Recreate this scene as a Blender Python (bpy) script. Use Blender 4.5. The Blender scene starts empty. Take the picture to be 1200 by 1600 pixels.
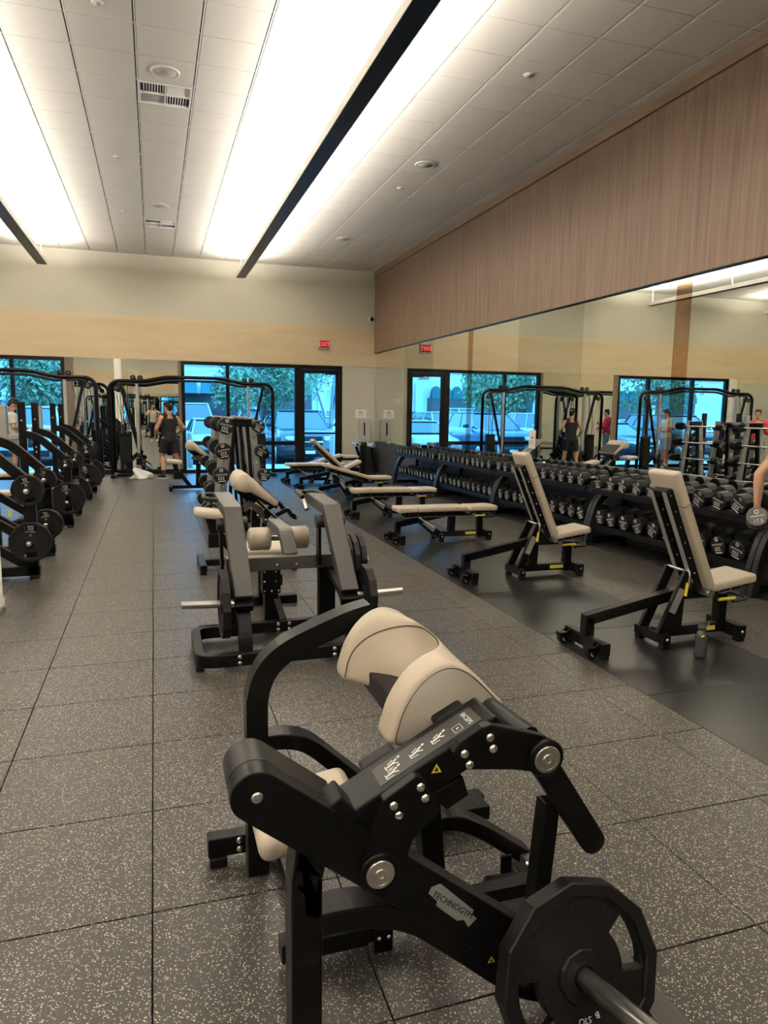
import bpy, bmesh, math, random
from mathutils import Vector, Matrix
rnd = random.Random(7)
PI = math.pi
scene = bpy.context.scene
C = scene.collection

# ------------------------------------------------------------------ camera
CAM_H = 1.60
cam_d = bpy.data.cameras.new('camera')
cam = bpy.data.objects.new('camera', cam_d); C.objects.link(cam)
cam_d.sensor_fit = 'VERTICAL'; cam_d.sensor_height = 24.0
cam_d.lens = 24.0 * 1110.0 / 1600.0
cam_d.clip_start = 0.02; cam_d.clip_end = 300
rx = Vector((0.95207489, -0.30557409, 0.0133373))      # image right
dy = Vector((-0.030265, -0.13750834, -0.99003812))     # image down
fz = Vector((0.30436399, 0.94218678, -0.14016644))     # view direction
m = Matrix((rx, -dy, -fz)).transposed().to_4x4()
m.translation = Vector((0, 0, CAM_H))
cam.matrix_world = m
scene.camera = cam

# ------------------------------------------------------------------ world, exposure
scene.view_settings.view_transform = 'Standard'
scene.view_settings.look = 'None'
scene.view_settings.exposure = 0.08
scene.view_settings.gamma = 1.0
scene.view_settings.use_curve_mapping = False
world = bpy.data.worlds.new('dusk_sky'); scene.world = world
world.use_nodes = True
wn = world.node_tree.nodes; wl = world.node_tree.links
bg = wn['Background']
bg.inputs['Color'].default_value = (0.10, 0.47, 1.0, 1)
bg.inputs['Strength'].default_value = 9.5
LAMP_COL = (1.0, 0.93, 0.84)
LAMP_W = 52.0            # watts per metre of pendant

# ------------------------------------------------------------------ room dimensions
XR, YF, ZC = 5.65, 18.38, 5.19       # right wall, far wall, ceiling
XL, YB = -10.0, -9.0                 # left wall, wall behind the camera
T = 0.61                             # tile module

# ------------------------------------------------------------------ materials
MATS = {}
def _mat(name):
    mt = bpy.data.materials.new(name); mt.use_nodes = True
    nt = mt.node_tree
    return mt, nt, nt.nodes['Principled BSDF']
def plain(name, col, rough=0.5, metal=0.0, spec=0.5, bump=0.0, bscale=200.0, var=0.0, vscale=8.0, coat=0.0, emit=None, estr=0.0):
    mt, nt, b = _mat(name)
    b.inputs['Base Color'].default_value = (*col, 1)
    b.inputs['Roughness'].default_value = rough
    b.inputs['Metallic'].default_value = metal
    b.inputs['Specular IOR Level'].default_value = spec
    b.inputs['Coat Weight'].default_value = coat
    tc = nt.nodes.new('ShaderNodeTexCoord')
    if var > 0:
        n = nt.nodes.new('ShaderNodeTexNoise'); n.inputs['Scale'].default_value = vscale; n.inputs['Detail'].default_value = 4
        nt.links.new(tc.outputs['Object'], n.inputs['Vector'])
        r = nt.nodes.new('ShaderNodeMixRGB'); r.blend_type = 'MIX'
        r.inputs[1].default_value = (*[c * (1 - var) for c in col], 1); r.inputs[2].default_value = (*[min(1, c * (1 + var)) for c in col], 1)
        nt.links.new(n.outputs['Fac'], r.inputs[0]); nt.links.new(r.outputs[0], b.inputs['Base Color'])
    if bump > 0:
        n = nt.nodes.new('ShaderNodeTexNoise'); n.inputs['Scale'].default_value = bscale; n.inputs['Detail'].default_value = 2
        nt.links.new(tc.outputs['Object'], n.inputs['Vector'])
        bp = nt.nodes.new('ShaderNodeBump'); bp.inputs['Strength'].default_value = bump; bp.inputs['Distance'].default_value = 0.002
        nt.links.new(n.outputs['Fac'], bp.inputs['Height']); nt.links.new(bp.outputs['Normal'], b.inputs['Normal'])
    if emit:
        b.inputs['Emission Color'].default_value = (*emit, 1); b.inputs['Emission Strength'].default_value = estr
    MATS[name] = mt
    return mt
def speckle(name, base, dot, thr, scale, rough):
    # crumb rubber: fine light granules scattered over a dark binder
    mt, nt, b = _mat(name)
    geo = nt.nodes.new('ShaderNodeNewGeometry')
    ns = nt.nodes.new('ShaderNodeTexNoise'); ns.inputs['Scale'].default_value = 60.0; ns.inputs['Detail'].default_value = 1
    nt.links.new(geo.outputs['Position'], ns.inputs['Vector'])
    add = nt.nodes.new('ShaderNodeVectorMath'); add.operation = 'MULTIPLY_ADD'
    add.inputs[1].default_value = (0.012, 0.012, 0.0)
    nt.links.new(ns.outputs['Color'], add.inputs[0]); nt.links.new(geo.outputs['Position'], add.inputs[2])
    v = nt.nodes.new('ShaderNodeTexVoronoi'); v.inputs['Scale'].default_value = scale; v.inputs['Randomness'].default_value = 1.0
    nt.links.new(add.outputs[0], v.inputs['Vector'])
    sep = nt.nodes.new('ShaderNodeSeparateColor'); nt.links.new(v.outputs['Color'], sep.inputs[0])
    gt = nt.nodes.new('ShaderNodeMath'); gt.operation = 'GREATER_THAN'; gt.inputs[1].default_value = thr
    nt.links.new(sep.outputs[0], gt.inputs[0])
    lt = nt.nodes.new('ShaderNodeMath'); lt.operation = 'LESS_THAN'; lt.inputs[1].default_value = 0.40
    nt.links.new(v.outputs['Distance'], lt.inputs[0])
    mul = nt.nodes.new('ShaderNodeMath'); mul.operation = 'MULTIPLY'
    nt.links.new(gt.outputs[0], mul.inputs[0]); nt.links.new(lt.outputs[0], mul.inputs[1])
    n2 = nt.nodes.new('ShaderNodeTexNoise'); n2.inputs['Scale'].default_value = 1.3; n2.inputs['Detail'].default_value = 5
    nt.links.new(geo.outputs['Position'], n2.inputs['Vector'])
    mixb = nt.nodes.new('ShaderNodeMixRGB'); mixb.inputs[1].default_value = (*[c * 0.8 for c in base], 1); mixb.inputs[2].default_value = (*[c * 1.25 for c in base], 1)
    nt.links.new(n2.outputs['Fac'], mixb.inputs[0])
    mix = nt.nodes.new('ShaderNodeMixRGB')
    dv = nt.nodes.new('ShaderNodeMixRGB'); dv.inputs[1].default_value = (*[c * .55 for c in dot], 1); dv.inputs[2].default_value = (*dot, 1)
    nt.links.new(sep.outputs[1], dv.inputs[0]); nt.links.new(dv.outputs[0], mix.inputs[2])
    nt.links.new(mixb.outputs[0], mix.inputs[1]); nt.links.new(mul.outputs[0], mix.inputs[0])
    nt.links.new(mix.outputs[0], b.inputs['Base Color'])
    b.inputs['Roughness'].default_value = rough
    bp = nt.nodes.new('ShaderNodeBump'); bp.inputs['Strength'].default_value = 0.35; bp.inputs['Distance'].default_value = 0.002
    nt.links.new(v.outputs['Distance'], bp.inputs['Height']); nt.links.new(bp.outputs['Normal'], b.inputs['Normal'])
    MATS[name] = mt; return mt
def wood(name, c0, c1, axis, scale=14.0, rough=0.5, stretch=0.04):
    # laminate: long grain along one axis
    mt, nt, b = _mat(name)
    geo = nt.nodes.new('ShaderNodeNewGeometry')
    mp = nt.nodes.new('ShaderNodeMapping'); s = [1.0, 1.0, 1.0]; s[axis] = stretch; mp.inputs['Scale'].default_value = s
    nt.links.new(geo.outputs['Position'], mp.inputs['Vector'])
    n = nt.nodes.new('ShaderNodeTexNoise'); n.inputs['Scale'].default_value = scale; n.inputs['Detail'].default_value = 7; n.inputs['Roughness'].default_value = 0.65
    nt.links.new(mp.outputs[0], n.inputs['Vector'])
    r = nt.nodes.new('ShaderNodeValToRGB')
    r.color_ramp.elements[0].position = 0.32; r.color_ramp.elements[0].color = (*c0, 1)
    r.color_ramp.elements[1].position = 0.70; r.color_ramp.elements[1].color = (*c1, 1)
    nt.links.new(n.outputs['Fac'], r.inputs[0]); nt.links.new(r.outputs[0], b.inputs['Base Color'])
    b.inputs['Roughness'].default_value = rough
    MATS[name] = mt; return mt
def mirror(name, col):
    mt, nt, b = _mat(name)
    b.inputs['Base Color'].default_value = (*col, 1); b.inputs['Metallic'].default_value = 1.0; b.inputs['Roughness'].default_value = 0.0
    MATS[name] = mt; return mt
def pane_mat(name, tint, refl=0.06):
    mt = bpy.data.materials.new(name); mt.use_nodes = True; nt = mt.node_tree
    nt.nodes.clear()
    o = nt.nodes.new('ShaderNodeOutputMaterial'); mx = nt.nodes.new('ShaderNodeMixShader')
    t = nt.nodes.new('ShaderNodeBsdfTransparent'); t.inputs['Color'].default_value = (*tint, 1)
    g = nt.nodes.new('ShaderNodeBsdfGlossy'); g.inputs['Roughness'].default_value = 0.02
    fr = nt.nodes.new('ShaderNodeFresnel'); fr.inputs['IOR'].default_value = 1.3
    nt.links.new(fr.outputs[0], mx.inputs[0]); nt.links.new(t.outputs[0], mx.inputs[1]); nt.links.new(g.outputs[0], mx.inputs[2])
    nt.links.new(mx.outputs[0], o.inputs['Surface'])
    MATS[name] = mt; return mt

speckle('rubber_speckle', (0.033, 0.030, 0.0275), (0.64, 0.57, 0.44), 0.66, 185.0, 0.36)
speckle('rubber_flush', (0.017, 0.016, 0.0155), (0.14, 0.12, 0.09), 0.88, 190.0, 0.45)
plain('rubber_mat', (0.011, 0.0108, 0.0108), 0.35, spec=.38, bump=0.2, bscale=300, var=0.25, vscale=2.0)
plain('joint_dark', (0.012, 0.011, 0.010), 0.9)
plain('cream_paint', (0.53, 0.505, 0.41), 0.7, var=0.03, vscale=2)
plain('white_paint', (0.78, 0.76, 0.70), 0.6)
wood('gold_laminate', (0.55, 0.43, 0.265), (0.64, 0.51, 0.33), 0, 5.0, 0.38, 0.12)
wood('walnut_laminate', (0.142, 0.090, 0.058), (0.262, 0.172, 0.113), 2, 26.0, 0.5, 0.03)
wood('walnut_trim', (0.17, 0.11, 0.070), (0.26, 0.172, 0.112), 1, 26.0, 0.5, 0.03)
plain('ceiling_tile', (0.66, 0.63, 0.57), 0.9, bump=0.5, bscale=160, var=0.05, vscale=120)
plain('grid_white', (0.82, 0.80, 0.76), 0.4)
plain('grid_gap', (0.03, 0.03, 0.03), 0.8)
plain('dado_grey', (0.050, 0.049, 0.048), 0.55, var=0.1)
plain('pier_brown', (0.16, 0.125, 0.09), 0.5)
mirror('mirror_clear', (0.86, 0.89, 0.84))
mirror('mirror_smoke', (0.66, 0.71, 0.66))
mirror('mirror_bronze', (0.42, 0.30, 0.20))
pane_mat('window_glass', (0.92, 0.95, 0.95))
plain('frame_black', (0.0045, 0.0045, 0.005), 0.4, spec=.2)
plain('black_coat', (0.0036, 0.0035, 0.0034), 0.36, spec=0.19, bump=0.12, bscale=700)
plain('black_plastic', (0.010, 0.010, 0.010), 0.45, spec=0.35)
plain('rubber_grey', (0.085, 0.082, 0.078), 0.5)
plain('rubber_black', (0.0055, 0.0053, 0.005), 0.5, spec=0.28, bump=0.1, bscale=500)
plain('grey_coat', (0.052, 0.048, 0.044), 0.42, metal=0.0, bump=0.08, bscale=700)
plain('silver_coat', (0.45, 0.45, 0.44), 0.35, metal=0.6)
plain('chrome', (0.75, 0.75, 0.74), 0.15, metal=1.0)
plain('steel', (0.60, 0.58, 0.54), 0.28, metal=1.0)
plain('beige_vinyl', (0.505, 0.435, 0.342), 0.48, bump=0.25, bscale=420, var=0.04, vscale=6)
plain('taupe_vinyl', (0.30, 0.265, 0.225), 0.5, bump=0.25, bscale=420)
plain('seam_dark', (0.06, 0.045, 0.035), 0.7)
plain('yellow', (0.75, 0.66, 0.06), 0.5)
plain('print_white', (0.80, 0.80, 0.78), 0.6)
plain('print_grey', (0.20, 0.20, 0.195), 0.5)
plain('placard', (0.030, 0.030, 0.029), 0.45)
plain('paper', (0.80, 0.79, 0.76), 0.8)
plain('exit_red', (0.8, 0.05, 0.04), 0.5, emit=(1.0, 0.07, 0.06), estr=1.6)
plain('exit_panel', (0.10, 0.02, 0.02), 0.5, emit=(1.0, 0.10, 0.07), estr=0.10)
plain('speaker_grille', (0.42, 0.40, 0.37), 0.8)
plain('grey_plastic', (0.42, 0.42, 0.40), 0.45)
plain('diffuser', (0.9, 0.9, 0.85), 0.4, emit=LAMP_COL, estr=6.0)

# ------------------------------------------------------------------ mesh helpers
def V(*a): return Vector(a)
class MB:
    """collects shapes; build() links them as one mesh object"""
    def __init__(s): s.v = []; s.f = []; s.sm = []
    def _add(s, vs, fs, smooth=False):
        o = len(s.v); s.v += [tuple(p) for p in vs]; s.f += [tuple(i + o for i in q) for q in fs]; s.sm += [smooth] * len(fs); return s
    def box(s, c, d, rot=None):
        hx, hy, hz = d[0] / 2, d[1] / 2, d[2] / 2
        ps = [V(x, y, z) for x in (-hx, hx) for y in (-hy, hy) for z in (-hz, hz)]
        if rot is not None: ps = [rot @ p for p in ps]
        c = Vector(c); ps = [p + c for p in ps]
        return s._add(ps, [(0, 1, 3, 2), (4, 6, 7, 5), (0, 4, 5, 1), (2, 3, 7, 6), (0, 2, 6, 4), (1, 5, 7, 3)])
    def bb(s, x0, x1, y0, y1, z0, z1): return s.box(((x0 + x1) / 2, (y0 + y1) / 2, (z0 + z1) / 2), (x1 - x0, y1 - y0, z1 - z0))
    def bar(s, p0, p1, w, h, side=(0, 1, 0)):
        """rectangular section between two points; w along `side`, h across"""
        p0, p1 = Vector(p0), Vector(p1); d = (p1 - p0).normalized(); sd = Vector(side); sd = (sd - d * sd.dot(d)).normalized(); up = d.cross(sd)
        ps = []
        for p in (p0, p1):
            for a, b in ((-1, -1), (1, -1), (1, 1), (-1, 1)): ps.append(p + sd * (a * w / 2) + up * (b * h / 2))
        return s._add(ps, [(3, 2, 1, 0), (4, 5, 6, 7), (0, 1, 5, 4), (1, 2, 6, 5), (2, 3, 7, 6), (3, 0, 4, 7)])
    def sweep(s, path, w, h, side=(0, 1, 0), smooth=False, closed=False):
        """rectangular section swept along a planar path (w along `side`, h in the plane)"""
        P = [Vector(p) for p in path]; sd = Vector(side).normalized(); n = len(P); vs = []
        for i in range(n):
            a = P[i] - P[i - 1] if (i > 0 or closed) else P[1] - P[0]
            b = P[(i + 1) % n] - P[i] if (i < n - 1 or closed) else P[-1] - P[-2]
            a.normalize(); b.normalize(); t = (a + b).normalized(); up = t.cross(sd).normalized()
            k = 1 / max(0.35, t.dot(b))
            for u, q in ((-1, -1), (1, -1), (1, 1), (-1, 1)): vs.append(P[i] + sd * (u * w / 2) + up * (q * h / 2 * k))
        fs = []
        for i in range(n if closed else n - 1):
            j = (i + 1) % n
            for k in range(4): fs.append((i * 4 + k, i * 4 + (k + 1) % 4, j * 4 + (k + 1) % 4, j * 4 + k))
        if not closed: fs += [(3, 2, 1, 0), tuple((n - 1) * 4 + k for k in range(4))]
        return s._add(vs, fs, smooth)
    def tube(s, path, r, n=10, cap=True):
        P = [Vector(p) for p in path]; vs = []; fs = []; ref = None; m_ = len(P)
        rs = r if isinstance(r, (list, tuple)) else [r] * m_
        for i in range(m_):
            t = (P[min(i + 1, m_ - 1)] - P[max(i - 1, 0)]).normalized()
            if ref is None: ref = t.orthogonal().normalized()
            ref = (ref - t * ref.dot(t)).normalized(); bi = t.cross(ref)
            for k in range(n):
                a = 2 * PI * k / n; vs.append(P[i] + (ref * math.cos(a) + bi * math.sin(a)) * rs[i])
        for i in range(m_ - 1):
            for k in range(n): fs.append((i * n + k, i * n + (k + 1) % n, (i + 1) * n + (k + 1) % n, (i + 1) * n + k))
        s._add(vs, fs, True)
        if cap: s._add([vs[k] for k in range(n)], [tuple(range(n))[::-1]]); s._add([vs[(m_ - 1) * n + k] for k in range(n)], [tuple(range(n))])
        return s
    def cyl(s, p0, p1, r, n=20): return s.tube([p0, p1], r, n)
    def lathe(s, prof, p, axis, n=24, smooth=True):
        """profile of (distance along axis, radius) points"""
        p = Vector(p); ax = Vector(axis).normalized(); u = ax.orthogonal().normalized(); w = ax.cross(u); vs = []; fs = []
        for d, r in prof:
            for k in range(n):
                a = 2 * PI * (k + 0.5) / n; vs.append(p + ax * d + (u * math.cos(a) + w * math.sin(a)) * r)
        for i in range(len(prof) - 1):
            for k in range(n): fs.append((i * n + k, i * n + (k + 1) % n, (i + 1) * n + (k + 1) % n, (i + 1) * n + k))
        fs.append(tuple(range(n))[::-1]); fs.append(tuple((len(prof) - 1) * n + k for k in range(n)))
        return s._add(vs, fs, smooth)
    def prism(s, poly, o, ux, uy, t):
        """closed 2-d polygon in the plane o + a*ux + b*uy, extruded along ux x uy by t"""
        o, ux, uy = Vector(o), Vector(ux), Vector(uy); nn = ux.cross(uy).normalized(); n = len(poly)
        a = [o + ux * x + uy * y for x, y in poly]; b = [p + nn * t for p in a]
        fs = [tuple(range(n))[::-1], tuple(range(n, 2 * n))] + [(i, (i + 1) % n, n + (i + 1) % n, n + i) for i in range(n)]
        return s._add(a + b, fs)
    def mesh(s, name, bevel=0.0, seg=2, subd=0):
        me = bpy.data.meshes.new(name); me.from_pydata(s.v, [], s.f)
        me.polygons.foreach_set('use_smooth', s.sm)
        bm = bmesh.new(); bm.from_mesh(me)
        bmesh.ops.recalc_face_normals(bm, faces=bm.faces)
        if bevel > 0:
            ed = [e for e in bm.edges if len(e.link_faces) == 2 and e.calc_face_angle(0) > 0.6]
            bmesh.ops.bevel(bm, geom=ed, offset=bevel, segments=seg, affect='EDGES', profile=0.5, clamp_overlap=True)
        bm.to_mesh(me); bm.free()
        return me
    def build(s, name, mat, parent=None, bevel=0.0, seg=2, smooth=None):
        me = s.mesh(name, bevel, seg)
        if smooth is not None: me.polygons.foreach_set('use_smooth', [smooth] * len(me.polygons))
        return link(name, me, mat, parent)
def link(name, me, mat=None, parent=None):
    if mat is not None and len(me.materials) == 0: me.materials.append(MATS[mat] if isinstance(mat, str) else mat)
    o = bpy.data.objects.new(name, me); C.objects.link(o)
    if parent is not None: o.parent = parent
    return o
def cushion(c, d, r=0.02, rot=None, seg=4):
    """upholstered pad: a box with generously rounded edges"""
    bm = bmesh.new(); bmesh.ops.create_cube(bm, size=1.0)
    bmesh.ops.scale(bm, vec=d, verts=bm.verts)
    bmesh.ops.bevel(bm, geom=list(bm.edges), offset=r, segments=seg, affect='EDGES', profile=0.5)
    mtx = Matrix.Translation(Vector(c)) @ (rot.to_4x4() if rot is not None else Matrix.Identity(4))
    bmesh.ops.transform(bm, matrix=mtx, verts=bm.verts)
    me = bpy.data.meshes.new('pad'); bm.to_mesh(me); bm.free()
    me.polygons.foreach_set('use_smooth', [True] * len(me.polygons))
    return me
def tag(o, label=None, cat=None, group=None, kind=None):
    if label: o['label'] = label
    if cat: o['category'] = cat
    if group: o['group'] = group
    if kind: o['kind'] = kind
    return o
def thing(name, label, cat, loc=(0, 0, 0), rz=0.0, group=None):
    o = bpy.data.objects.new(name, None); C.objects.link(o); o.location = loc; o.rotation_euler = (0, 0, rz); o.empty_display_size = 0.1
    return tag(o, label, cat, group)
KIDS = {}
def dup(root, loc, rz, label=None, group=None):
    """a copy of a thing with copies of its parts and sub-parts"""
    r = root.copy(); C.objects.link(r); r.location = loc; r.rotation_euler = (0, 0, rz)
    tag(r, label, None, group)
    for ch in list(root.children):
        c = ch.copy(); C.objects.link(c); c.parent = r
        for g in list(ch.children):
            d = g.copy(); C.objects.link(d); d.parent = c
    return r
def arc(c, r, a0, a1, n, ux=(1, 0, 0), uy=(0, 0, 1)):
    c, ux, uy = Vector(c), Vector(ux), Vector(uy)
    return [c + ux * (r * math.cos(math.radians(a0 + (a1 - a0) * i / n))) + uy * (r * math.sin(math.radians(a0 + (a1 - a0) * i / n))) for i in range(n + 1)]
def fillet(pts, r, n=6):
    """round the inner corners of a polyline"""
    P = [Vector(p) for p in pts]; out = [P[0]]
    for i in range(1, len(P) - 1):
        a, b, c = P[i - 1], P[i], P[i + 1]; u = (a - b); w = (c - b); k = min(r, u.length * 0.48, w.length * 0.48)
        p0 = b + u.normalized() * k; p1 = b + w.normalized() * k
        for j in range(n + 1):
            t = j / n; out.append(p0 * (1 - t) ** 2 + b * 2 * t * (1 - t) + p1 * t * t)
    out.append(P[-1]); return out
def smooth_path(pts, k=4):
    P = [Vector(p) for p in pts]; out = []
    for i in range(len(P) - 1):
        a, b, c, d = P[max(i - 1, 0)], P[i], P[i + 1], P[min(i + 2, len(P) - 1)]
        for j in range(k):
            t = j / k; out.append(.5 * (2 * b + (c - a) * t + (2 * a - 5 * b + 4 * c - d) * t * t + (3 * b - a - 3 * c + d) * t ** 3))
    return out + [P[-1]]
TEXTS = {}
def text_mesh(txt, size, ext=0.0004):
    """lettering as a thin mesh in its own xy plane, centred"""
    k = (txt, round(size, 5))
    if k in TEXTS: return TEXTS[k]
    cu = bpy.data.curves.new('lettering', 'FONT'); cu.body = txt; cu.size = size; cu.align_x = 'CENTER'; cu.align_y = 'CENTER'; cu.extrude = ext; cu.resolution_u = 2
    o = bpy.data.objects.new('lettering', cu); C.objects.link(o)
    dg = bpy.context.evaluated_depsgraph_get(); me = bpy.data.meshes.new_from_object(o.evaluated_get(dg))
    bpy.data.objects.remove(o); bpy.data.curves.remove(cu); me.materials.clear()
    TEXTS[k] = me; return me
def put_mesh(mb, me, mtx):
    mb._add([mtx @ v.co for v in me.vertices], [tuple(p.vertices) for p in me.polygons])
    return mb
def frame_mtx(o, ux, uy):
    ux, uy = Vector(ux).normalized(), Vector(uy).normalized(); n = ux.cross(uy)
    mt = Matrix((ux, uy, n)).transposed().to_4x4(); mt.translation = Vector(o); return mt
NUM = ['zeroth', 'first', 'second', 'third', 'fourth', 'fifth', 'sixth', 'seventh', 'eighth', 'ninth', 'tenth', 'eleventh', 'twelfth', 'thirteenth']

# ================================================================== STRUCTURE
def struct(name, mb, mat, parent=None, bevel=0.0):
    o = mb.build(name, mat, parent, bevel)
    if parent is None: o['kind'] = 'structure'
    return o
# ---- floor: rubber tiles on a slab
floor = struct('floor', MB().bb(XL, XR + .2, YB, YF + .2, -0.12, -0.012), 'joint_dark')
YJ = 2.195; XJ = -0.052
tile_me = {}
def tile_mesh(w, l):
    k = (round(w, 3), round(l, 3))
    if k not in tile_me: tile_me[k] = MB().bb(-w / 2, w / 2, -l / 2, l / 2, -0.012, 0).mesh('floor_tile', 0.0015, 1)
    return tile_me[k]
tiles = []
def visible(x, y, z):
    d = Vector((x, y, z - CAM_H)); a = d.dot(rx); b = d.dot(dy); c = d.dot(fz)
    if c < 0.2: return None
    u, v = 600 + 1110 * a / c, 800 + 1110 * b / c
    return (u, v, c) if (-150 < u < 1350 and -150 < v < 1750) else None
for i in range(-17, 5):
    x0 = XJ + i * T; x1 = min(x0 + T, 2.66)
    if x1 < XL or x0 > 2.6: continue
    for j in range(-19, 28):
        y0 = YJ + j * T; y1 = min(y0 + T, YF)
        if y1 - y0 > 0.05: tiles.append((max(x0, XL), x1, y0, y1, 'rubber_speckle'))
for x0, x1 in ((3.84, 4.45), (4.45, 5.06), (5.06, XR)):
    for j in range(-19, 28):
        y0 = YJ + j * T; y1 = min(y0 + T, YF)
        if y1 - y0 > 0.05: tiles.append((x0, x1, y0, y1, 'rubber_flush'))
for j in range(-10, 13):
    y0 = 3.25 + j * 1.18; y1 = min(y0 + 1.18, YF)
    if y1 - y0 > 0.05: tiles.append((2.66, 3.84, y0, y1, 'rubber_mat'))
seen, rest = [], []
for t in tiles:
    p = visible((t[0] + t[1]) / 2, (t[2] + t[3]) / 2, 0)
    (seen if p else rest).append((p[2] if p else 99, t))
seen.sort(key=lambda q: q[0])
rest += seen[300:]
for d, (x0, x1, y0, y1, mt) in seen[:300]:
    g = 0.004 if mt != 'rubber_mat' else 0.003
    me = tile_mesh(x1 - x0 - g, y1 - y0 - g * 1.5); key = (me.name, mt)
    if key not in tile_me: tile_me[key] = me.copy() if len(me.materials) else me
    o = link('rubber_tile', tile_me[key], mt, floor)
    o.location = ((x0 + x1) / 2, (y0 + y1) / 2, 0)
for mt in ('rubber_speckle', 'rubber_flush', 'rubber_mat'):
    mb = MB(); n = 0
    for d, (x0, x1, y0, y1, q) in rest:
        if q == mt: mb.bb(x0 + .003, x1 - .003, y0 + .003, y1 - .003, -0.012, 0); n += 1
    if n: tag(mb.build('rubber_tile_field', mt, floor), kind='stuff')
# ---- ceiling: lay-in tiles in a grid
ceiling = struct('ceiling', MB().bb(XL, XR + .2, YB, YF + .2, ZC + 0.022, ZC + 0.12), 'grid_gap')
CX = -0.066; CY = 8.89 - 20 * T
ct_me = {}
special = {}   # (i, j) cells filled by a diffuser
seen, rest = [], []
for i in range(-17, 10):
    x0 = CX + i * T; x1 = min(x0 + T, XR)
    if x1 - x0 < 0.03 or x1 < XL: continue
    for j in range(-9, 36):
        y0 = CY + j * T; y1 = min(y0 + T, YF)
        if y1 - y0 < 0.03: continue
        p = visible((x0 + x1) / 2, (y0 + y1) / 2, ZC)
        q = (p[2] if p else 99, (x0, x1, y0, y1, i, j)); (seen if p else rest).append(q)
VENT_CELLS = set()
for (vx, vy) in ((0.23, 9.2), (0.23, 15.6)):
    VENT_CELLS.add((math.floor((vx - CX) / T), math.floor((vy - CY) / T)))
seen = [q for q in seen if (q[1][4], q[1][5]) not in VENT_CELLS]
seen.sort(key=lambda q: q[0]); rest += seen[300:]
def ctile(mb, x0, x1, y0, y1):   # tegular tile: face drops just below the grid
    mb.bb(x0 + .017, x1 - .014, y0 + .006, y1 - .006, ZC, ZC + .02); return mb
for d, (x0, x1, y0, y1, i, j) in seen[:300]:
    k = (round(x1 - x0, 3), round(y1 - y0, 3))
    if k not in ct_me:
        mb = MB(); w, l = x1 - x0, y1 - y0
        mb.bb(-w / 2 + .017, w / 2 - .014, -l / 2 + .006, l / 2 - .006, 0, .02); ct_me[k] = mb.mesh('ceiling_tile', 0.002, 1)
    o = link('ceiling_tile', ct_me[k], 'ceiling_tile', ceiling); o.location = ((x0 + x1) / 2, (y0 + y1) / 2, ZC)
mb = MB()
for d, (x0, x1, y0, y1, i, j) in rest: ctile(mb, x0, x1, y0, y1)
tag(mb.build('ceiling_tile_field', 'ceiling_tile', ceiling), kind='stuff')
mb = MB()
for i in range(-16, 10):
    x = CX + i * T; mb.bb(x - .001, x + .012, YB, YF, ZC + .002, ZC + .02)
for j in range(-9, 36):
    y = CY + j * T
    if y < YF: mb.bb(XL, XR, y - .0035, y + .0035, ZC + .006, ZC + .018)
tag(mb.build('ceiling_grid', 'grid_white', ceiling), kind='stuff')
# ---- walls
GB, GT = 2.76, 3.772          # gold band
wall_far = struct('wall_far', MB().bb(XL, XR + .2, YF, YF + .2, GB, ZC + .1), 'cream_paint')
MB().bb(XL, XR, YF - .018, YF, GB, GT).build('laminate_band', 'gold_laminate', wall_far, 0.002)
for (a, b, mt) in ((4.742, XR + .2, 'cream_paint'), (-1.955, 0.661, 'pier_brown'), (XL, -6.05, 'cream_paint')):
    MB().bb(a, b, YF, YF + .2, -.1, GB).build('wall_pier', mt, wall_far)
for (a, b) in ((-1.76, -0.585), (-0.583, 0.59)):
    MB().bb(a, b, YF - .012, YF, .11, GB).build('mirror_panel', 'mirror_clear', wall_far)
for (a, b) in ((-8.6, -7.43), (-7.428, -6.3)):
    MB().bb(a, b, YF - .012, YF, .11, GB).build('mirror_panel', 'mirror_clear', wall_far)
struct('baseboard_far', MB().bb(-1.955, .661, YF - .02, YF, 0, .11).bb(4.742, XR - .03, YF - .015, YF, 0, .10), 'frame_black')
wall_right = struct('wall_right', MB().bb(XR, XR + .2, YB, YF + .2, -.1, ZC + .1), 'dado_grey')
MT, MBT = 3.12, 0.80
seams = [(18.36, 18.10, 'mirror_clear'), (18.10, 16.05, 'mirror_clear'), (16.05, 14.25, 'mirror_smoke'), (14.25, 12.47, 'mirror_clear'), (12.47, 12.27, 'mirror_bronze'), (12.27, 10.51, 'mirror_clear'), (10.51, 8.70, 'mirror_smoke'),
         (8.70, 6.86, 'mirror_clear'), (6.86, 6.62, 'mirror_bronze'), (6.62, 4.80, 'mirror_clear'), (4.80, 3.0, 'mirror_clear'), (3.0, 1.2, 'mirror_clear'), (1.2, 0.98, 'mirror_bronze'), (0.98, -0.8, 'mirror_clear')]
for (a, b, mt) in seams:
    MB().bb(XR - .006, XR, b + .0015, a - .0015, MBT, MT).build('mirror_panel', mt, wall_right)
y = YF
while y > -1.0:     # dado boards
    MB().bb(XR - .004, XR, y - 2.4 + .002, y - .002, 0.0, MBT - .004).build('dado_board', 'dado_grey', wall_right); y -= 2.4
ys = [18.36, 15.4, 12.45, 9.5, 6.55, 3.6, .65, -2.3]
for a, b in zip(ys[:-1], ys[1:]):
    MB().bb(XR - .05, XR, b + .001, a - .001, MT, 5.045).build('wood_panel', 'walnut_laminate', wall_right, 0.001)
MB().bb(XR - .056, XR, -2.3, 18.36, MT - .008, MT + .0).build('edge_strip', 'frame_black', wall_right)
struct('trim_1', MB().bb(XR - .045, XR, -2.3, YF, 5.05, 5.06).bb(XR - .075, XR, -2.3, YF, 5.062, ZC), 'walnut_trim')
wall_left = struct('wall_left', MB().bb(XL - .2, XL, YB, YF + .2, -.1, ZC + .1), 'cream_paint')
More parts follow.
